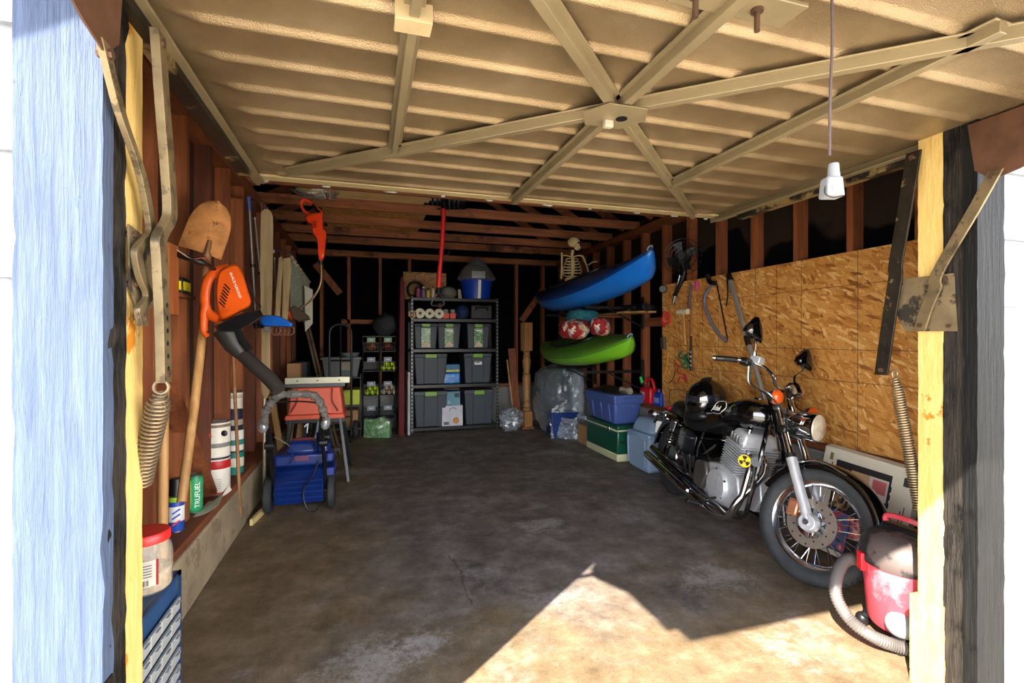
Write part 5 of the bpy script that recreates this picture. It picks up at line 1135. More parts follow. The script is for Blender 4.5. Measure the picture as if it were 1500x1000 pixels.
# fuel can and oil jug on the curb
gc = thing('gas_can', 'red fuel can with a green spout cap on the concrete curb', 'fuel can', (2.89, 4.45, .585)); gx, gy, gz = 2.885, 4.50, .587
M_GC = mat((196, 24, 36), .4, 0, .08)
MB().frus((gx, gy, gz), (.13, .22, 0), (gx, gy, gz+.17), (.12, .20, 0)).build('tank', M_GC, gc, .025)
MB().tube(smooth([(gx, gy+.07, gz+.16), (gx, gy+.06, gz+.24), (gx, gy-.05, gz+.25), (gx, gy-.10, gz+.15)], 5), .017, 10).build('handle', M_GC, gc)
MB().cyl((gx, gy+.07, gz+.17), (gx-.02, gy+.10, gz+.20), .026).build('collar', M_BLACK, gc)
MB().cyl((gx-.02, gy+.10, gz+.20), (gx-.03, gy+.12, gz+.27), .018, .015).build('spout_cap', mat((40, 190, 60), .4), gc)
MB().box((gx-.066, gy+.03, gz+.08), (.003, .07, .08)).build('label', mat((190, 180, 180), .5), gc)
og = thing('oil_jug', 'small blue jug with a paler label standing beside the red fuel can', 'jug', (2.87, 4.28, .587))
MB().frus((2.885, 4.295, .587), (.10, .15, 0), (2.885, 4.295, .72), (.08, .12, 0)).build('body', mat((22, 60, 176), .4), og, .014)
MB().cyl((2.885, 4.32, .715), (2.885, 4.32, .755), .022).build('cap', mat((16, 40, 130), .4), og, .003)
MB().box((2.832, 4.285, .645), (.003, .08, .05)).build('label', mat((120, 160, 220), .5), og)
# ------------------------------------------------------------------ fan and tools hung along the strand board
fc = at(1000, 376, X=2.80); fn = thing('wall_fan', 'black caged fan hung on the right wall studs above the strand board', 'fan', fc)
fx = V((-.72, -.68, .0)).normalized(); fu = UP; fs_ = fu.cross(fx)
for k in range(18):
    a = 2*PI*k/18; d = fs_*math.cos(a)+fu*math.sin(a)
    MB().tube(smooth([fc+fx*.075+d*.02, fc+fx*.066+d*.10, fc+fx*.03+d*.155, fc+d*.168, fc-fx*.05+d*.14, fc-fx*.08+d*.06], 3), .0016, 4).build('cage_wire', M_BLKSATIN, fn)
for rr, q in ((.168, 0), (.13, .05), (.09, .068), (.05, .073)): MB().torus(fc+fx*q, fx, rr, .003, 36, 5).build('cage_ring', M_BLKSATIN, fn)
MB().cyl(fc+fx*.07, fc+fx*.08, .035).build('badge', M_BLACK, fn, .002); MB().cyl(fc-fx*.09, fc-fx*.01, .065).build('motor', M_BLACK, fn, .012)
for k in range(4):
    a = PI/2*k+.4; d = fs_*math.cos(a)+fu*math.sin(a); e_ = fs_*-math.sin(a)+fu*math.cos(a)
    MB().slab([fc+d*.02-e_*.01+fx*.01, fc+d*.13-e_*.05+fx*.02, fc+d*.14+e_*.03+fx*.035, fc+d*.06+e_*.04+fx*.03], fx, .004).build('blade', M_BLACK, fn)
MB().tube(smooth([fc-fx*.06, fc-fx*.07-fu*.15, at(992, 425, X=2.84), at(988, 432, X=2.85)], 5), .02, 10).build('neck', M_BLACK, fn)
MB().tube([at(996, 402, X=2.85), at(986, 444, X=2.85)], .012, 10).build('chrome_stem', M_CHROME, fn)
MB().tube([at(999, 404, X=2.85), at(989, 445, X=2.85)], .007, 8).build('stem_rod', M_CHROME, fn)
MB().cyl(at(971, 423, X=2.88), at(971, 423, X=2.82), .04).build('base_knob', M_BLACK, fn, .008)
def hang(name, label, cat, parts, px, py):
    t = thing(name, label, cat, at(px, py, X=XO-.01)); 
    for nm, pts, r, m, k in parts:
        P = [at(a, b, X=XO-.012-(r if not isinstance(r, list) else max(r))) for a, b in pts]
        MB().tube(smooth(P, 5) if len(P) > 2 else P, r, 8, flat=k).build(nm, m, t)
    return t
ml = hang('mallet', 'pale wooden-handled mallet with a cream head hanging on the strand board', 'mallet', [('handle', [(1001, 460), (1004, 504)], .013, M_HANDLE, 1)], 1003, 480)
MB().cyl(at(993.5, 457, X=2.835), at(1008, 456, X=2.835), .028, n=18).build('head', mat((220, 206, 170), .5), ml, .006)
lv = hang('pry_bar', 'long rusty bar tool with a black and white printed grip hanging beside the mallet', 'tool', [('upper_rods', [(1012, 416), (1009, 452)], .012, mat((90, 70, 80), .5), 1), ('blade', [(1013, 448), (1012, 492)], .02, M_RUST, .4), ('neck', [(1012, 490), (1012, 512)], .010, M_IRON, 1), ('grip', [(1012, 512), (1012, 543)], .016, M_BLACK, .7)], 1012, 480)
for k in range(4): MB().box(at(1011.5, 515.5+6.5*k, X=2.829), (.003, .016, .012)).build('grip_mark', M_WHITE, lv)
bw = hang('bow_saw', 'bow saw with a curved grey-blue frame hanging on the strand board', 'saw', [('frame', [(1045, 416), (1035, 428), (1032, 445), (1040, 468), (1052, 488), (1064, 500)], .013, mat((116, 122, 150), .4, .3), 1), ('blade', [(1049, 411), (1066, 498)], .008, M_IRON, .3), ('handle', [(1037, 402), (1039, 412), (1047, 415)], .02, M_BLACK, 1)], 1045, 450)
hang('hook_tool', 'thin black hook hanging just left of the tall grey pole', 'hook', [('stem', [(1065, 405), (1066, 430), (1064, 448)], .006, M_BLACK, 1), ('handle', [(1067, 404), (1071, 410)], .022, M_BLACK, 1)], 1067, 420)
hang('pink_tape', 'small roll of pink tape hanging beside the bow saw handle', 'tape', [('roll', [(1020, 412), (1021, 424)], .022, mat((196, 60, 130), .5), .7)], 1021, 418)
hang('red_clamp', 'red clamps hanging at the left edge of the strand board', 'clamp', [('jaw', [(973, 456), (971, 470), (973, 478)], .014, mat((190, 26, 30), .4), 1), ('jaw', [(978, 457), (980, 470), (976, 474)], .014, mat((200, 40, 40), .4), 1)], 975, 465)
hang('tape_roll', 'dark grey disc hanging at the left edge of the strand board below the clamps', 'disc', [('disc', [(971, 494), (972, 511)], .036, mat((58, 46, 40), .6), .6)], 971, 502)
hang('yellow_strap', 'thin yellow bungee strap hanging at the left of the strand board', 'strap', [('strap', [(979, 516), (977, 535), (974, 548), (971, 556)], .007, mat((214, 160, 40), .6), 1), ('loop', [(971, 556), (978, 561), (985, 556), (990, 540)], .003, M_IRON, 1)], 977, 535)
hang('cord_bundle', 'tangled green cord bundle with chrome clips hanging on the strand board', 'cord', [('tangle', [(1000, 514), (994, 522), (1005, 528), (998, 536), (1008, 538), (1003, 522), (1008, 518)], .009, mat((22, 110, 76), .5), 1), ('clip', [(1004, 520), (1009, 530)], .008, M_CHROME, 1)], 1002, 525)
hang('cord_bundle', 'red cord loops hanging below the green cord bundle', 'cord', [('loops', [(987, 528), (994, 536), (992, 545), (1000, 548), (1004, 556), (996, 552), (993, 562)], .007, mat((190, 44, 34), .5), 1), ('end', [(1003, 548), (1005, 560)], .011, mat((180, 40, 34), .5), 1)], 996, 545)
pl_ = thing('extension_pole', 'tall silver extension pole leaning on the strand board behind the motorcycle', 'pole', at(1122, 600, X=2.75))
a_, b_ = at(1069, 408, X=2.83), at(1136, 640, X=2.72)
MB().cyl(a_, b_, .017, n=14).build('tube', mat((186, 186, 188), .3, .7), pl_); q = (b_-a_)
MB().cyl(a_+q*.40, a_+q*.46, .022, n=14).build('collar', M_BLACK, pl_); MB().cyl(a_-q*.03, a_+q*.015, .022, n=14).build('head', M_BLACK, pl_)
MB().cyl(b_, V((b_.x-.02, b_.y-.1, .02)), .014, n=10).build('lower_tube', mat((150, 150, 152), .3, .7), pl_)
# ------------------------------------------------------------------ printed carton leaning on the curb
A_, B_ = at(1214, 655, X=2.765), at(1336, 690, X=2.765)
bz = .02; n_ = V((1, 0, 0))
pcb = thing('printed_carton', 'cream cardboard carton printed with tool photos leaning behind the front wheel', 'box', ((2.72), (A_.y+B_.y)/2, 0))
hgt = .60; yl, yr = 2.33, 1.80; tl, tr_ = .605, .575
Lx, Tx = 2.60, 2.755
def cpt(u, v, off=0): return V((Lx+(Tx-Lx)*v-off, yl+(yr-yl)*u, .012+(tl+(tr_-tl)*u-.012)*v))
MB().rings([[cpt(0, 0), cpt(1, 0), cpt(1, 1), cpt(0, 1)], [p+V((.05, 0, .008)) for p in (cpt(0, 0), cpt(1, 0), cpt(1, 1), cpt(0, 1))]]).build('carton', mat((222, 212, 190), .7, 0, .06), pcb, .003)
def pp(u0, v0, u1, v1, c, nm='print_patch', o=.0012, sk_=0): return MB().slab([cpt(u0, v0, o), cpt(u1, v0, o), cpt(u1+sk_, v1, o), cpt(u0+sk_, v1, o)], (1, 0, 0), .0006).build(nm, c if not isinstance(c, tuple) else mat(c, .6), pcb)
photo = NT('printed_photo'); M_PH1 = photo.set(photo.ramp(photo.noise(photo.co, 16, 3, .6), [(.3, (34, 34, 38)), (.5, (110, 72, 48)), (.6, (200, 160, 112)), (.7, (60, 60, 66))]), .5)
photo2 = NT('printed_photo_red'); M_PH2 = photo2.set(photo2.ramp(photo2.noise(photo2.co, 18, 3, .6), [(.3, (30, 40, 60)), (.46, (60, 110, 170)), (.55, (210, 60, 60)), (.66, (220, 200, 180))]), .5)
pp(.17, .05, .78, .90, (40, 36, 36)); pp(.20, .45, .50, .83, M_PH1, o=.002); pp(.36, .66, .58, .84, (196, 160, 120), o=.0026)
pp(.56, .64, .76, .84, (216, 206, 196), 'photo', .0026); pp(.60, .70, .74, .82, (210, 110, 110), o=.0032); pp(.56, .44, .76, .62, (206, 186, 150), 'photo', .0026); pp(.60, .46, .70, .6, (70, 74, 84), o=.0032)
pp(.45, .22, .76, .42, M_PH2, 'photo', .0026); pp(.20, .06, .44, .42, M_PH2, 'photo', .0022)
for k in range(5): pp(.30+.045*k, .50-.03*k, .33+.045*k, .78-.05*k, (24, 24, 26), 'toothed_print', .0034, .05)
for k in range(7): pp(.775, .30+.075*k, .79, .35+.075*k, M_BLACK, 'frame_mark', .0016)
for k, (v0, v1) in enumerate(((.62, .84), (.66, .80), (.60, .86))): pp(.045+.035*k, v0, .06+.035*k, v1, (70, 66, 60), 'print_line')
pp(.08, .88, .12, .95, (120, 112, 60), 'emblem'); pp(.89, .84, .95, .92, (50, 50, 54), 'emblem'); pp(.90, .45, .91, .62, (90, 86, 80), 'print_line'); pp(.93, .40, .94, .66, (110, 100, 95), 'print_line')
MB().tube([cpt(.12, .10, .10), cpt(.12, .32, .08)], .022, 12).solo('caulk_tube', mat((190, 34, 40), .5), 'red tube standing between the front wheel and the printed carton', 'tube')
# ------------------------------------------------------------------ shop vacuum
vx, vy = 2.19, 1.48; vc = thing('shop_vacuum', 'red shop vacuum with a black lid and grey hose inside the right jamb', 'vacuum', (vx, vy, 0))
M_VR = mat((196, 66, 78), .5, 0, .12, 6, name='faded_red_tank', spots=((206, 110, 118), 5., .52))
MB().lathe([(.10, .055), (.125, .06), (.135, .08), (.152, .30), (.158, .325), (.155, .335)], 36, (vx, vy, 0)).build('tank', M_VR, vc)
MB().lathe([(.164, .322), (.168, .335), (.166, .36), (.155, .40), (.125, .435), (.06, .455), (.001, .46)], 36, (vx, vy, 0)).build('lid', mat((32, 31, 32), .55, 0, .25, 9, name='dusty_black_lid', spots=((84, 72, 68), 5., .54)), vc)
MB().span((vx-.03, vy-.09, .43), (vx+.03, vy+.09, .475)).build('motor_top', M_BLKSATIN, vc, .014)
MB().tube(smooth([(vx, vy-.08, .45), (vx, vy-.07, .50), (vx, vy+.07, .50), (vx, vy+.08, .45)], 5), .012, 8).build('carry_handle', M_VR, vc)
vd = (V((0, 0, 0))-V((vx, vy, 0))).normalized(); vt = UP.cross(vd)
for s in (-1, 1): MB().span((-.012, -.022, -.03), (.012, .022, .045), fmat(V((vx, vy, .31))+(vd*.45+vt*s*.9).normalized()*.165, (vd*.45+vt*s*.9).normalized(), UP.cross((vd*.45+vt*s*.9).normalized()), UP)).build('latch', mat((214, 30, 40), .4), vc, .004)
for a in (.5, 2.1, 3.6, 5.2):
    d = V((math.cos(a), math.sin(a), 0)); p = V((vx, vy, .03))+d*.15
    w_ = MB().ball(p+V((0, 0, .0)), (.028, .028, .028), 12, 8).build('caster', M_BLKSATIN, vc)
    MB().bar(V((vx, vy, .07))+d*.08, p+V((0, 0, .025)), .05, .02).build('caster_foot', M_BLKSATIN, vc, .004)
MB().ball(V((vx, vy, .115))+(vd*.9-vt*.1).normalized()*.135, (.055, .055, .05), 16, 10).build('drain_cap', mat((150, 148, 148), .5), vc)
hq = smooth([V((vx, vy, .355))+(-vt*.9+vd*.3).normalized()*.15, at(1262, 818, D=2.16), at(1240, 820, D=2.14), at(1225, 845, D=2.10), at(1226, 876, D=2.06), at(1246, 908, D=2.02), at(1275, 930, D=1.97), at(1305, 943, D=1.95), at(1335, 951, D=1.93), at(1365, 955, D=1.94)], 16)
n_h = len(hq); MB().tube(hq, [.026 if (i % 2) else .0215 for i in range(n_h)], 14).build('hose', mat((92, 86, 82), .45, 0, .12, name='grey_hose'), vc, 0, 80)
MB().cyl(hq[0], hq[6], .03, .029).build('hose_cuff', M_BLACK, vc)
# ------------------------------------------------------------------ motorcycle (x forward, y to its left, z up; leaning on its stand, bars turned to the wall)
mc = thing('motorcycle', 'black cruiser motorcycle with chrome engine parked along the right wall', 'motorcycle', (2.43, 3.42, 0), R(-98.86), None, -.12)
Mst = Matrix.Translation((1.10, 0, .85)) @ Matrix.Rotation(R(26), 4, V((-.5, 0, .866))) @ Matrix.Translation((-1.10, 0, -.85))
def P_(mb, n, m, par=None, b=0, label=None, sharp=38): return mb.build(n, m, par or mc, b, sharp, label, True)
M_DARKCH = mat((120, 116, 112), .2, 1, .1, name='dark_chrome'); M_ALUP = mat((186, 188, 192), .28, 1, .1, 20, .05, 60, name='polished_aluminium')
M_AMBER = mat((226, 84, 16), .25, 0, .1, coat=.5, name='amber_lens')
def tyre(mb, c, r, w, rim):
    prof = []
    k = 14
    for i in range(k+1):
        a = -PI*.62+PI*1.24*i/k; prof.append((r-w*.5+math.cos(a)*w*.5*1.0, math.sin(a)*w*.5))
    prof = [(rim, -w*.34)]+prof+[(rim, w*.34)]
    rs = []; n = 56
    for j in range(n):
        t = 2*PI*j/n; rs.append([V((c[0]+q*math.cos(t), c[1]+h, c[2]+q*math.sin(t))) for q, h in prof])
    return mb.rings(rs, False, True)
def wheel(M, c, r, w, rimr, nm, spokes, disc):
    ty = P_(tyre(MB(M), c, r, w, rimr-.004), 'tire', M_RUBBER)
    tr = MB(M)
    for j in range(60):
        t = 2*PI*j/60
        for s in (-1, 1): tr.bar((c[0]+(r-.001)*math.cos(t), c[1]+s*w*.06, c[2]+(r-.001)*math.sin(t)), (c[0]+(r-.010)*math.cos(t+.03*1), c[1]+s*w*.36, c[2]+(r-.010)*math.sin(t+.03)), .003, .003)
    o = P_(tr, 'tread_grooves', M_BLACK, ty); o['kind'] = 'stuff'
    rm = MB(M); prof = [(rimr+.004, -w*.36), (rimr+.010, -w*.36), (rimr+.002, -w*.30), (rimr-.010, -w*.22), (rimr-.022, 0), (rimr-.010, w*.22), (rimr+.002, w*.30), (rimr+.010, w*.36), (rimr+.004, w*.36), (rimr-.014, w*.2), (rimr-.028, 0), (rimr-.014, -w*.2)]
    rm.rings([[V((c[0]+q*math.cos(2*PI*j/56), c[1]+h, c[2]+q*math.sin(2*PI*j/56))) for q, h in prof] for j in range(56)], False, True)
    ri = P_(rm, 'rim', M_CHROME)
    hb = MB(M).lathe([(.022, -.075), (.036, -.07), (.038, -.055), (.024, -.05), (.024, .04), (.05, .045), (.05, .06), (.02, .066)], 28, c, (0, 1, 0)); hb = P_(hb, 'hub', M_ALUP)
    for j in range(spokes):
        a = 2*PI*j/spokes; s = -1 if j % 2 else 1; b = a+(.38 if (j//2) % 2 else -.38)
        p = V((c[0]+.036*math.cos(b+a*0), c[1]+s*.045, c[2]+.036*math.sin(b))); q = V((c[0]+(rimr-.02)*math.cos(a), c[1]+s*.006, c[2]+(rimr-.02)*math.sin(a)))
        P_(MB(M).cyl(p, q, .0022, n=6), 'spoke', M_CHROME, ri)
    if disc:
        d = MB(M); 
        d.rings([[V((c[0]+q*math.cos(2*PI*j/40), c[1]+h, c[2]+q*math.sin(2*PI*j/40))) for q, h in ((.075, -.062), (.122, -.062), (.122, -.057), (.075, -.057))] for j in range(40)], False, True)
        dd_ = P_(d, 'brake_disc', mat((196, 186, 174), .3, .9, .15, 10, name='brake_disc_steel'))
        for j in range(16):
            a = 2*PI*j/16; rr = .088 if j % 2 else .108
            P_(MB(M).cyl((c[0]+rr*math.cos(a), c[1]-.0628, c[2]+rr*math.sin(a)), (c[0]+rr*math.cos(a), c[1]-.0622, c[2]+rr*math.sin(a)), .0048, n=8), 'disc_hole', M_BLACK, dd_)
        for j in range(6):
            a = 2*PI*j/6; P_(MB(M).bar((c[0]+.03*math.cos(a), c[1]-.060, c[2]+.03*math.sin(a)), (c[0]+.08*math.cos(a+.5), c[1]-.060, c[2]+.08*math.sin(a+.5)), .016, .005, (0, 1, 0)), 'disc_arm', M_ALUP, dd_)
    return ty
FA = V((1.47, 0, .305)); I4 = Matrix.Identity(4)
wheel(Mst, FA, .302, .092, .224, 'front', 36, True)
wheel(I4, V((0, 0, .30)), .302, .135, .19, 'rear', 32, False)
P_(MB().lathe([(.02, -.075), (.085, -.07), (.09, -.06), (.085, -.05), (.03, -.045)], 32, (0, 0, .30), (0, 1, 0)), 'drum_brake', M_ALUP)
# front end
fd = V((-.5, 0, .866))
for s in (-1, 1):
    a = FA+V((0, .088*s, 0))
    P_(MB(Mst).cyl(a+fd*.30, a+fd*.74, .0185, n=20), 'fork_tube', M_CHROME)
    P_(MB(Mst).tube([a-fd*.03, a+fd*.0, a+fd*.03, a+fd*.27, a+fd*.335, a+fd*.34], [.02, .027, .026, .0265, .028, .022], 20), 'fork_slider', M_ENG)
    P_(MB(Mst).cyl(a+V((0, .02*s, 0)), a+V((0, .034*s, 0)), .016, n=6), 'axle_nut', M_ALUP)
    P_(MB(Mst).cyl(a+fd*.33, a+fd*.36, .027, n=20), 'dust_seal', M_BLACK)
P_(MB(Mst).cyl(FA+V((0, -.11, 0)), FA+V((0, .11, 0)), .009), 'axle', M_ALUP)
P_(MB(Mst).cyl(FA+V((0, -.112, 0)), FA+V((0, -.07, 0)), .042, .05, n=28), 'hub_cover', M_ENG, None, .004)
cp = FA+V((-.10, -.06, .045)); P_(MB(Mst).box(cp, (.06, .045, .085)), 'brake_caliper', mat((196, 130, 96), .35, .7, .2), None, .012)
for t_, h in ((.63, .03), (.50, .045)):
    c = FA+fd*t_; P_(MB(Mst).bar(c+V((0, -.115, 0)), c+V((0, .115, 0)), .05, h), 'triple_clamp', M_ALU if t_ > .6 else M_BLKSATIN, None, .012)
ff = MB(Mst); rs = []
for i in range(25):
    t = R(-8)+R(168)*i/24; rr = .322; rs.append([FA+V((math.cos(t)*(rr+dq), y, math.sin(t)*(rr+dq))) for y, dq in ((-.058, -.045), (-.062, -.03), (-.05, -.006), (-.02, .004), (.02, .004), (.05, -.006), (.062, -.03), (.058, -.045), (.046, -.010), (.0, 0), (-.046, -.010))])
P_(ff.rings(rs), 'front_fender', M_BLKGLOSS, None, 0, None, 50)
for s in (-1, 1): P_(MB(Mst).tube(smooth([FA+V((.10, .058*s, .29)), FA+V((-.04, .075*s, .32)), FA+V((-.18, .06*s, .26))], 4), .006, 6), 'fender_stay', M_CHROME)
# headlight
hl_ = V((1.31, 0, .80)); hx_ = V((.985, 0, .05)).normalized()
sh_ = P_(MB(Mst).lathe([(.02, -.12), (.046, -.11), (.070, -.06), (.077, -.01), (.079, .018), (.083, .02), (.083, .036), (.077, .040)], 36, hl_, hx_), 'headlight', M_CHROME)
P_(MB(Mst).lathe([(.075, .036), (.071, .046), (.05, .056), (.001, .062)], 36, hl_, hx_), 'headlight_lens', mat((216, 200, 176), .08, 0, .25, 20, coat=1, spec=.8), sh_)
for s in (-1, 1):
    P_(MB(Mst).bar(hl_+V((-.12, .085*s, .02)), hl_+V((-.01, .084*s, 0)), .03, .008, (0, 1, 0)), 'headlight_bracket', M_CHROME, None, .003)
    sg = V((1.17, -.165, .90)) if s < 0 else V((1.21, .165, .89))
    a = P_(MB(Mst).lathe([(.018, -.045), (.034, -.03), (.043, -.004), (.043, .0)], 24, sg, hx_), 'turn_signal', M_CHROME)
    P_(MB(Mst).lathe([(.042, .0), (.041, .014), (.03, .026), (.001, .03)], 24, sg, hx_), 'amber_lens', M_AMBER, a)
    P_(MB(Mst).cyl(sg+V((-.02, 0, 0)), V((sg.x-.02, .09*s, sg.z-.02)), .010), 'signal_stalk', M_CHROME, a)
# gauge
gq = V((1.16, .0, 1.00)); P_(MB(Mst).lathe([(.03, -.06), (.048, -.05), (.052, .0), (.046, .012)], 28, gq, V((-.45, 0, .9))), 'speedometer', M_CHROME)
P_(MB(Mst).lathe([(.044, .010), (.001, .013)], 28, gq, V((-.45, 0, .9))), 'dial', M_BLACK)
# bars
for s in (-1, 1):
    hb_ = smooth([(1.075, .0, .985), (1.08, .06*s, .995), (1.09, .12*s, 1.03), (1.06, .20*s, 1.06), (1.00, .27*s, 1.06), (.93, .32*s, 1.045), (.875, .365*s, 1.03)], 6)
    P_(MB(Mst).tube(hb_, .011, 12), 'handlebar', M_CHROME)
    g0, g1 = V((.965, .30*s, 1.052)), V((.868, .37*s, 1.03)); gr_ = MB(Mst).tube([g0+(g1-g0)*i/16 for i in range(17)], [.0175 if i % 2 else .016 for i in range(17)], 14)
    P_(gr_, 'grip', M_LEATHER, None, 0, None, 80)
    P_(MB(Mst).cyl(g1, g1+(g1-g0).normalized()*.018, .0165, .013), 'bar_end', M_CHROME)
    P_(MB(Mst).box((1.0, .272*s, 1.055), (.055, .05, .045)), 'switch_box', M_BLACK, None, .008)
    P_(MB(Mst).tube(smooth([(1.03, .235*s, 1.06), (1.03, .27*s, 1.055), (.985, .335*s, 1.04), (.935, .385*s, 1.025)], 5), [.010]*4+[.009]*11+[.008], 8, flat=.5), 'lever', M_ALUP)
    st_ = smooth([(1.03, .225*s, 1.075), (1.015, .235*s, 1.12), (1.03, .27*s, 1.17), (1.02, .285*s, 1.195)], 5)
    P_(MB(Mst).tube(st_, [.010]*6+[.006]*10, 8), 'mirror_stem', M_CHROME)
    mo = V((1.01, .295*s, 1.245)); mM = Mst @ fmat(mo, V((.38, .92, 0)), V((0, 0, 1)), V((.92, -.38, 0))) @ Matrix.Scale(1.22, 4)
    pl = [(-.052, -.022), (-.05, .004), (-.014, .062), (.0, .066), (.03, .03), (.052, -.03), (.05, -.045), (.036, -.044), (-.03, -.034)]
    mi = MB(mM); n_ = len(pl)
    mi.rings([[(p[0]*q, p[1]*q, h) for p in pl] for q, h in ((1, -.010), (1.02, -.002), (.97, .010), (.7, .024), (.2, .030))])
    mi = P_(mi, 'mirror', M_BLKGLOSS); P_(MB(mM).tube([(p[0], p[1], .0) for p in pl], .005, 6, True), 'mirror_rim', M_CHROME, mi)
    P_(MB(mM).prism([(p[0]*.9, p[1]*.9) for p in pl], -.013, -.0102), 'mirror_glass', mat((30, 32, 36), .05, .9, .1), mi)
P_(MB(Mst).box((1.035, -.225, 1.082), (.065, .055, .045)), 'brake_reservoir', M_ENG, None, .006)
for i, (p, q) in enumerate((((1.02, -.25, 1.04), (1.25, -.05, .75)), ((1.03, -.28, 1.03), (1.22, -.09, .80)), ((1.02, .25, 1.04), (1.22, .05, .75)))):
    a = V(p); b = V(q); P_(MB(Mst).tube(smooth([a, a+V((.02, .03, -.10)), (a+b)/2+V((.05, .05*(1 if i > 1 else -1), -.02)), b], 7), .0045, 6), 'cable', M_BLKSATIN if i != 1 else M_ALU)
P_(MB(Mst).tube(smooth([FA+V((-.08, -.07, .09)), FA+V((-.16, -.10, .26)), FA+V((-.24, -.08, .42)), FA+V((-.28, -.06, .56))], 6), .0045, 6), 'brake_hose', M_BLACK)
# frame
for s in (-1, 1):
    P_(MB().tube(smooth([(1.08, .03*s, .76), (1.10, .07*s, .60), (1.085, .10*s, .32), (1.03, .11*s, .17), (.80, .12*s, .15), (.55, .12*s, .18)], 5), .014, 8), 'frame_tube', M_BLKGLOSS)
    P_(MB().tube(smooth([(1.06, .03*s, .80), (.80, .07*s, .70), (.50, .09*s, .60), (.20, .10*s, .58), (-.10, .10*s, .60)], 5), .013, 8), 'frame_tube', M_BLKGLOSS)
    P_(MB().tube(smooth([(.50, .10*s, .60), (.46, .11*s, .42), (.50, .11*s, .20)], 4), .013, 8), 'frame_tube', M_BLKGLOSS)
    P_(MB().bar((.48, .085*s, .30), (-.02, .095*s, .30), .022, .045, (0, 1, 0)), 'swingarm', M_BLKGLOSS, None, .004)
    # shock
    a, b = V((.02, .125*s, .345)), V((.12, .125*s, .60)); x, y, z = frame(b-a); Ls = (b-a).length
    sp_ = P_(MB().cyl(a, b, .014, n=12), 'shock', M_DARKCH)
    pts = [a+z*(Ls*(.18+.7*i/96))+(x*math.cos(2*PI*i/12)+y*math.sin(2*PI*i/12))*.028 for i in range(97)]
    P_(MB().tube(pts, .0055, 6), 'coil_spring', M_CHROME, sp_)
    P_(MB().cyl(b-z*.06, b+z*.015, .034, n=18), 'shock_cap', M_CHROME, sp_, .004)
    P_(MB().cyl(a-z*.02, a+z*.05, .024, n=14), 'shock_foot', M_DARKCH, sp_, .003)
P_(MB().cyl((1.04, 0, .93), (1.15, 0, .72), .03, n=16), 'steering_head', M_BLKGLOSS)
# tank
tk = MB(); rs = []
for i in range(17):
    t = i/16; x = .58+.50*t; w = .150*(math.sin(min(1, .22+.9*t)*PI*.5)**.8)*(1-.25*max(0, t-.75)/.25); top = .775+.135*math.sin(min(1, t*1.15)*PI*.5)-.035*max(0, t-.6)/.4; bot = .665+.05*t
    e = (1-abs(2*t-1)**6)**.5 if 0 < t < 1 else .12
    c = (top+bot)/2; h = (top-bot)/2*max(.2, e); w = w*max(.2, e)
    rs.append([V((x, w*math.copysign(abs(math.cos(a))**.75, math.cos(a)), c+h*math.copysign(abs(math.sin(a))**.8, math.sin(a)))) for a in [2*PI*j/28 for j in range(28)]])
tko = P_(tk.rings(rs), 'fuel_tank', M_BLKGLOSS, None, 0, None, 60)
P_(MB().lathe([(.032, 0), (.034, .006), (.03, .016), (.001, .018)], 24, (.93, 0, .885)), 'fuel_cap', M_CHROME, tko)
dM = fmat(V((.70, -.146, .79)), V((.985, -.17, .06)).normalized(), V((.0, .30, .95)).normalized(), V((-.17, -.93, .30)).normalized())
text('Rebel', .052, M_WHITE, mc, dM, 'tank_lettering', None, True, .0012, .3)
for pts in ([(.63, -.139, .762), (.70, -.141, .83), (.78, -.137, .845), (.80, -.140, .81), (.76, -.145, .775)], [(.66, -.141, .755), (.74, -.147, .758), (.80, -.143, .80)]):
    P_(MB().tube(smooth(pts, 5), .0016, 5), 'decal_sweep', M_WHITE, tko)
# seat
def pad(pts, w0, m, n):
    rs = []
    for x, zt, zb, w in pts:
        c, h = (zt+zb)/2, (zt-zb)/2
        rs.append([V((x, w*math.copysign(abs(math.cos(a))**.55, math.cos(a)), c+h*math.copysign(abs(math.sin(a))**.6, math.sin(a)))) for a in [2*PI*j/24 for j in range(24)]])
    return P_(MB().rings(rs), n, m, None, 0, None, 60)
pad([(.205, .70, .62, .06), (.215, .72, .60, .11), (.26, .69, .585, .135), (.36, .665, .58, .145), (.48, .668, .585, .125), (.58, .70, .60, .09), (.66, .72, .63, .06), (.68, .71, .65, .03)], 0, M_LEATHER, 'rider_seat')
pad([(-.06, .70, .66, .05), (-.05, .735, .645, .085), (.02, .765, .64, .10), (.14, .765, .63, .105), (.20, .75, .62, .10), (.215, .72, .64, .06)], 0, M_LEATHER, 'pillion_seat')
# rear fender
rf = MB(); rs = []
for i in range(27):
    t = R(42)+R(130)*i/26; rr = .338; k = 1 if i else .9
    rs.append([V((math.cos(t)*(rr+dq), y, .30+math.sin(t)*(rr+dq))) for y, dq in ((-.085, -.07), (-.09, -.045), (-.075, -.01), (-.03, .006), (.03, .006), (.075, -.01), (.09, -.045), (.085, -.07), (.07, -.016), (0, -.002), (-.07, -.016))])
P_(rf.rings(rs), 'rear_fender', M_BLKGLOSS, None, 0, None, 50)
P_(MB().tube(smooth([(.10, -.10, .645), (-.06, -.11, .66), (-.20, -.115, .60), (-.27, -.115, .53)], 5), .011, 8), 'fender_rail', M_CHROME)
tl_ = P_(MB().box((-.255, 0, .60), (.06, .10, .06)), 'tail_light', M_CHROME, None, .012)
P_(MB().box((-.29, 0, .60), (.02, .09, .05)), 'tail_lens', mat((180, 16, 24), .25, 0, .1, coat=.5), tl_, .006)
P_(MB().ball((-.03, -.118, .69), (.024, .012, .018), 12, 8), 'side_reflector', mat((196, 20, 30), .25), None)
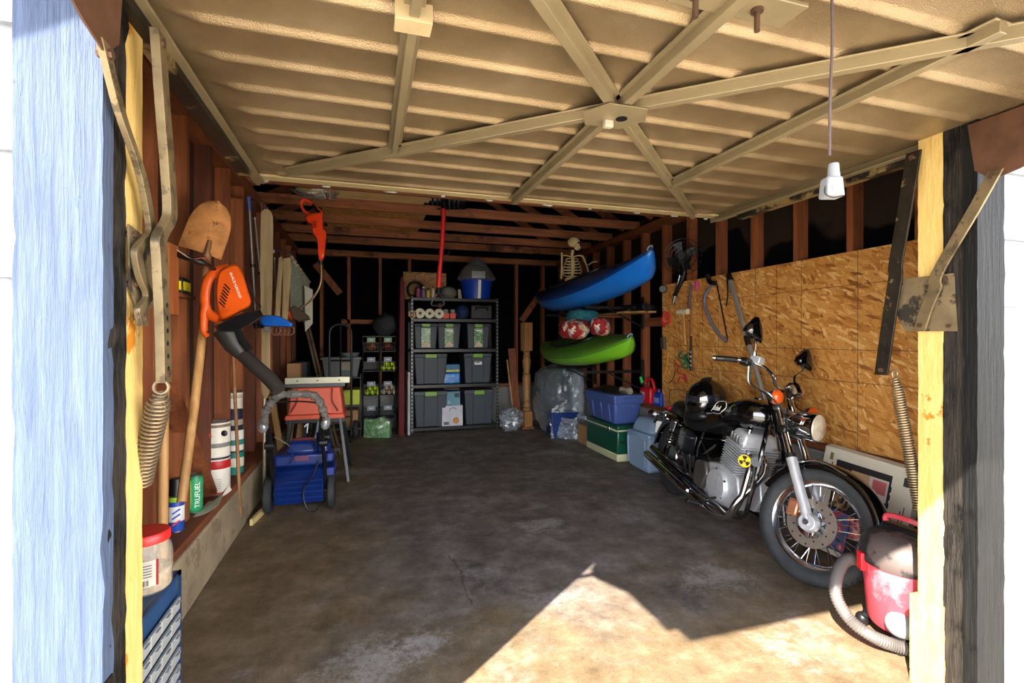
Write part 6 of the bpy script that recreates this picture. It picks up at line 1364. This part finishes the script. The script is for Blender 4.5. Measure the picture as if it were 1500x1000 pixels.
for s in (-1, 1):
    sg = V((-.20, .175*s, .615)); a = P_(MB().lathe([(.018, -.04), (.033, -.025), (.04, 0), (.04, .004)], 20, sg, (-1, 0, 0)), 'rear_turn_signal', M_CHROME)
    P_(MB().lathe([(.038, .004), (.034, .02), (.001, .026)], 20, sg, (-1, 0, 0)), 'amber_lens', M_AMBER, a)
    P_(MB().cyl(sg, V((sg.x, .08*s, .61)), .009), 'signal_stalk', M_CHROME, a)
P_(MB().tube(smooth([(-.02, -.10, .66), (-.06, -.10, .74), (-.10, -.09, .83), (-.11, 0, .845), (-.10, .09, .83), (-.06, .10, .74), (-.02, .10, .66)], 5), .005, 6), 'sissy_bar', M_CHROME)
P_(MB().box((-.30, 0, .49), (.006, .17, .10)), 'number_plate', M_WHITE, None, .002)
# side cover and battery box
P_(MB().rings([[V((x, y, z)) for x, z in ((.20, .44), (.22, .57), (.40, .585), (.47, .55), (.44, .42), (.30, .38))] for y in (-.135, -.125, .125, .135)]), 'side_cover', M_BLKGLOSS, None, .012)
P_(MB().bar((.26, -.138, .525), (.42, -.138, .53), .006, .028, (0, 1, 0)), 'side_chrome_strip', M_CHROME, None, .003)
# engine
ex = .12
for s in (-1, 1): P_(MB().rings([[V((x+ex, y, z)) for x, z in ((.47, .22), (.45, .34), (.52, .42), (.70, .44), (.86, .40), (.90, .28), (.84, .19), (.60, .17))] for y in (.02*s, .11*s, .13*s)]), 'crankcase', M_ENG, None, .012)
P_(MB().lathe([(.105, 0), (.11, .012), (.10, .035), (.001, .04)], 32, (.80, -.125, .30), (0, -1, 0)), 'clutch_cover', M_ENG, None)
P_(MB().rings([[V((x, y, z)) for x, z in ((.52, .24), (.54, .40), (.66, .42), (.70, .34), (.64, .22))] for y in (-.165, -.12)]), 'sprocket_cover', mat((92, 88, 84), .35, .6, .15), None, .014)
for i, (x, z) in enumerate(((.73, .23), (.88, .24), (.90, .35), (.72, .37), (.80, .405), (.81, .195))): P_(MB().cyl((x, -.155, z), (x, -.16, z), .008, n=6), 'cover_bolt', M_CHROME)
cd_ = V((.26, 0, .966)); cb_ = V((.86, 0, .42)); cfx = V((.966, 0, -.26))
cM = fmat(cb_, cfx, V((0, 1, 0)), cd_)
cyl_ = P_(MB(cM).box((0, 0, .10), (.125, .21, .21)), 'cylinder_block', M_ENG, None, .006)
for k in range(11): P_(MB(cM).box((0, 0, .012+.0175*k), (.165+.01*(k > 4), .265, .0055)), 'cooling_fin', M_ENG, cyl_, .0012)
P_(MB(cM).frus((0, 0, .20), (.17, .25, 0), (0, 0, .275), (.11, .20, 0)), 'cylinder_head', M_ENG, None, .016)
for k in range(4): P_(MB(cM).box((-.045+.03*k, -.128, .225), (.012, .01, .05)), 'head_rib', M_ALU, None, .002)
for s in (-1, 1): P_(MB(cM).cyl((.02, s*.06, .27), (.02, s*.06, .30), .016), 'head_cap', M_CHROME, None, .003)
P_(MB(cM).cyl((-.07, -.05, .18), (-.15, -.05, .19), .04, n=18).cyl((-.15, -.05, .19), (-.2, -.05, .2), .055, n=18), 'carburettor', M_BLKSATIN)
BM = fmat(V((1.05, -.137, .52)), V((.8, .6, 0)), V((0, 0, 1)), V((.6, -.8, 0)))
bd_ = P_(MB(BM).cyl((0, 0, 0), (0, 0, .008), .037, n=28), 'yellow_badge', mat((236, 196, 20), .45), None)
P_(MB(BM).cyl((0, 0, .0075), (0, 0, .0095), .007, n=16), 'badge_hub', M_BLACK, bd_)
for k in range(3):
    a0 = 2*PI*k/3+PI/2; pts = [(.011*math.cos(a0-.52), .011*math.sin(a0-.52))]+[(.031*math.cos(a0+q), .031*math.sin(a0+q)) for q in (-.52, -.26, 0, .26, .52)]+[(.011*math.cos(a0+.52), .011*math.sin(a0+.52))]
    P_(MB(BM).prism(pts, .0075, .0095), 'badge_blade', M_BLACK, bd_)
# exhaust
for s, dy in ((-1, 0), (1, .05)):
    y = -.075 if s < 0 else .02
    h = smooth([(.97, y, .56), (1.04, y-.02, .53), (1.075, y-.05, .44), (1.06, -.15-dy*.3, .28), (1.0, -.175, .17+dy*.0), (.88, -.185, .135+dy), (.70, -.19, .15+dy), (.48, -.195, .19+dy)], 6)
    P_(MB().tube(h, .0195, 14), 'exhaust_header', M_CHROME)
P_(MB().tube(smooth([(.56, -.205, .175), (.46, -.21, .195), (.36, -.212, .21), (.06, -.22, .255), (-.10, -.222, .278), (-.12, -.222, .281)], 5), [.021, .023, .026, .028, .030]+[.032]*15+[.032, .032, .031, .030, .026, .02], 20), 'muffler', M_CHROME)
P_(MB().tube(smooth([(.56, -.17, .245), (.40, -.19, .265), (.04, -.20, .325), (-.08, -.20, .345)], 5), [.016, .018, .02, .022]+[.024]*12, 18), 'upper_muffler', M_DARKCH)
P_(MB().bar((.30, -.250, .232), (.06, -.254, .268), .004, .04, (0, 1, 0)), 'heat_shield', M_CHROME, None, .008)
P_(MB().tube(smooth([(.74, -.10, .14), (.76, -.22, .15), (.78, -.30, .17)], 4), .011, 8), 'footpeg_bar', M_CHROME)
P_(MB().cyl((.775, -.24, .162), (.785, -.335, .18), .017), 'footpeg', M_BLACK, None, .003)
P_(MB().tube(smooth([(.62, -.16, .20), (.70, -.20, .20), (.84, -.22, .22), (.92, -.22, .25)], 4), .008, 8), 'brake_pedal', M_CHROME)
P_(MB().tube(smooth([(.52, -.12, .28), (.44, -.16, .26), (.38, -.20, .27)], 4), .016, 8), 'rear_footpeg', M_ALUP)
P_(MB().tube([(.62, .10, .15), (.55, .20, .045)], .011, 8), 'side_stand', M_CHROME)
for p, q in (((.34, -.10, .40), (.44, -.12, .20)), ((.22, -.11, .45), (.34, -.11, .26))): P_(MB().tube([p, q], .011, 8), 'frame_brace', M_BLKSATIN)
P_(MB().tube(smooth([(.52, -.115, .52), (.60, -.13, .48), (.66, -.13, .43), (.62, -.13, .38)], 5), .007, 6), 'fuel_hose', M_BLACK)
P_(MB().cyl((.60, -.135, .46), (.72, -.135, .545), .006, n=8), 'throttle_link', M_ALUP)
for s in (-1, 1): P_(MB().cyl((1.06, .07*s, .52), (1.10, .10*s, .53), .03, n=18), 'horn', M_BLKSATIN)
# helmet on the seat
hq_ = MW['motorcycle'] @ V((.37, -.01, .667)); hm_ = thing('helmet', 'glossy black full-face helmet resting on the motorcycle seat', 'helmet', hq_)
hf = (RGT*.15-FWD*1).normalized(); hs = UP.cross(hf); hfd = (RGT*-.86-FWD*.51).normalized(); HM = fmat(hq_+UP*.158, hfd, UP.cross(hfd), UP) @ Matrix.Rotation(R(12), 4, 'Y') @ Matrix.Scale(1.13, 4)
def helm(d):
    k = 1.0
    if d.z < -.35: k *= 1-.20*(-.35-d.z)
    if d.x > .5 and d.z < 0: k *= 1+.10*(d.x-.5)*2
    return k
MB(HM).ball((0, 0, 0), (.15, .118, .128), 32, 22, None, helm).build('shell', M_BLKGLOSS, hm_)
MB(HM).grid(lambda u, v: (lambda a, b: V((.149*math.cos(b)*math.cos(a), .123*math.cos(b)*math.sin(a), .139*math.sin(b))))(-1.35+2.7*u, -.16+.60*v), 24, 10, .002, (0, 0, .001)).build('visor', mat((30, 34, 40), .03, 0, .05, coat=1, spec=.9, name='smoked_visor'), hm_)
MB(HM).torus((0, 0, -.06), (0, 0, 1), .128, .009, 40, 8).build('lower_seam', M_BLKSATIN, hm_)
MB(HM).ball((.115, 0, -.075), (.045, .085, .038), 20, 12).build('chin_bar', M_BLKSATIN, hm_)
for s in (-1, 1): MB(HM).cyl((.02, .114*s, .02), (.02, .126*s, .02), .022, n=20).build('visor_pivot', M_BLKSATIN, hm_, .003)
MB(HM).ball((-.02, 0, .128), (.05, .03, .012), 14, 8).build('top_vent', M_BLKSATIN, hm_)
# ------------------------------------------------------------------ light and camera
sd = V((.775, .632, -.857)).normalized()
L = bpy.data.lights.new('sun', 'SUN'); L.energy = 4.8; L.angle = R(.6); L.color = (1.0, .93, .82)
lo = bpy.data.objects.new('sun', L); COL.objects.link(lo); lo.rotation_euler = sd.to_track_quat('-Z', 'Y').to_euler(); lo.location = (-5, -5, 8)
w = bpy.data.worlds.new('sky'); SC.world = w; w.use_nodes = True
bg = w.node_tree.nodes['Background']; wn, wl_ = w.node_tree.nodes, w.node_tree.links
tc = wn.new('ShaderNodeTexCoord'); sx_ = wn.new('ShaderNodeSeparateXYZ'); rp = wn.new('ShaderNodeValToRGB')   # hazy bright horizon under a deep blue sky
wl_.new(tc.outputs['Generated'], sx_.inputs[0]); wl_.new(sx_.outputs[2], rp.inputs[0]); wl_.new(rp.outputs[0], bg.inputs[0])
e_ = rp.color_ramp.elements; e_[0].position = 0; e_[0].color = (1, .97, .93, 1); e_[1].position = 1; e_[1].color = (.05, .09, .18, 1)
q_ = e_.new(.26); q_.color = (.82, .86, .92, 1); q_ = e_.new(.45); q_.color = (.12, .19, .32, 1)
bg.inputs[1].default_value = 2.3
cam = bpy.data.cameras.new('camera'); co = bpy.data.objects.new('camera', cam); COL.objects.link(co)
co.location = (0, 0, CAMH); co.rotation_euler = (R(90), 0, -YAW); cam.sensor_width = 36; cam.lens = 36*FPX/1500; cam.shift_y = -4/1500; cam.clip_start = .02
SC.camera = co
vs = SC.view_settings; vs.view_transform = 'Standard'; vs.look = 'None'; vs.exposure = 2.5; vs.gamma = 1.0; vs.use_curve_mapping = False
cy = SC.cycles; cy.max_bounces = 12; cy.diffuse_bounces = 7; cy.glossy_bounces = 4; cy.transparent_max_bounces = 24; cy.use_denoising = True
cy.sample_clamp_indirect = 12
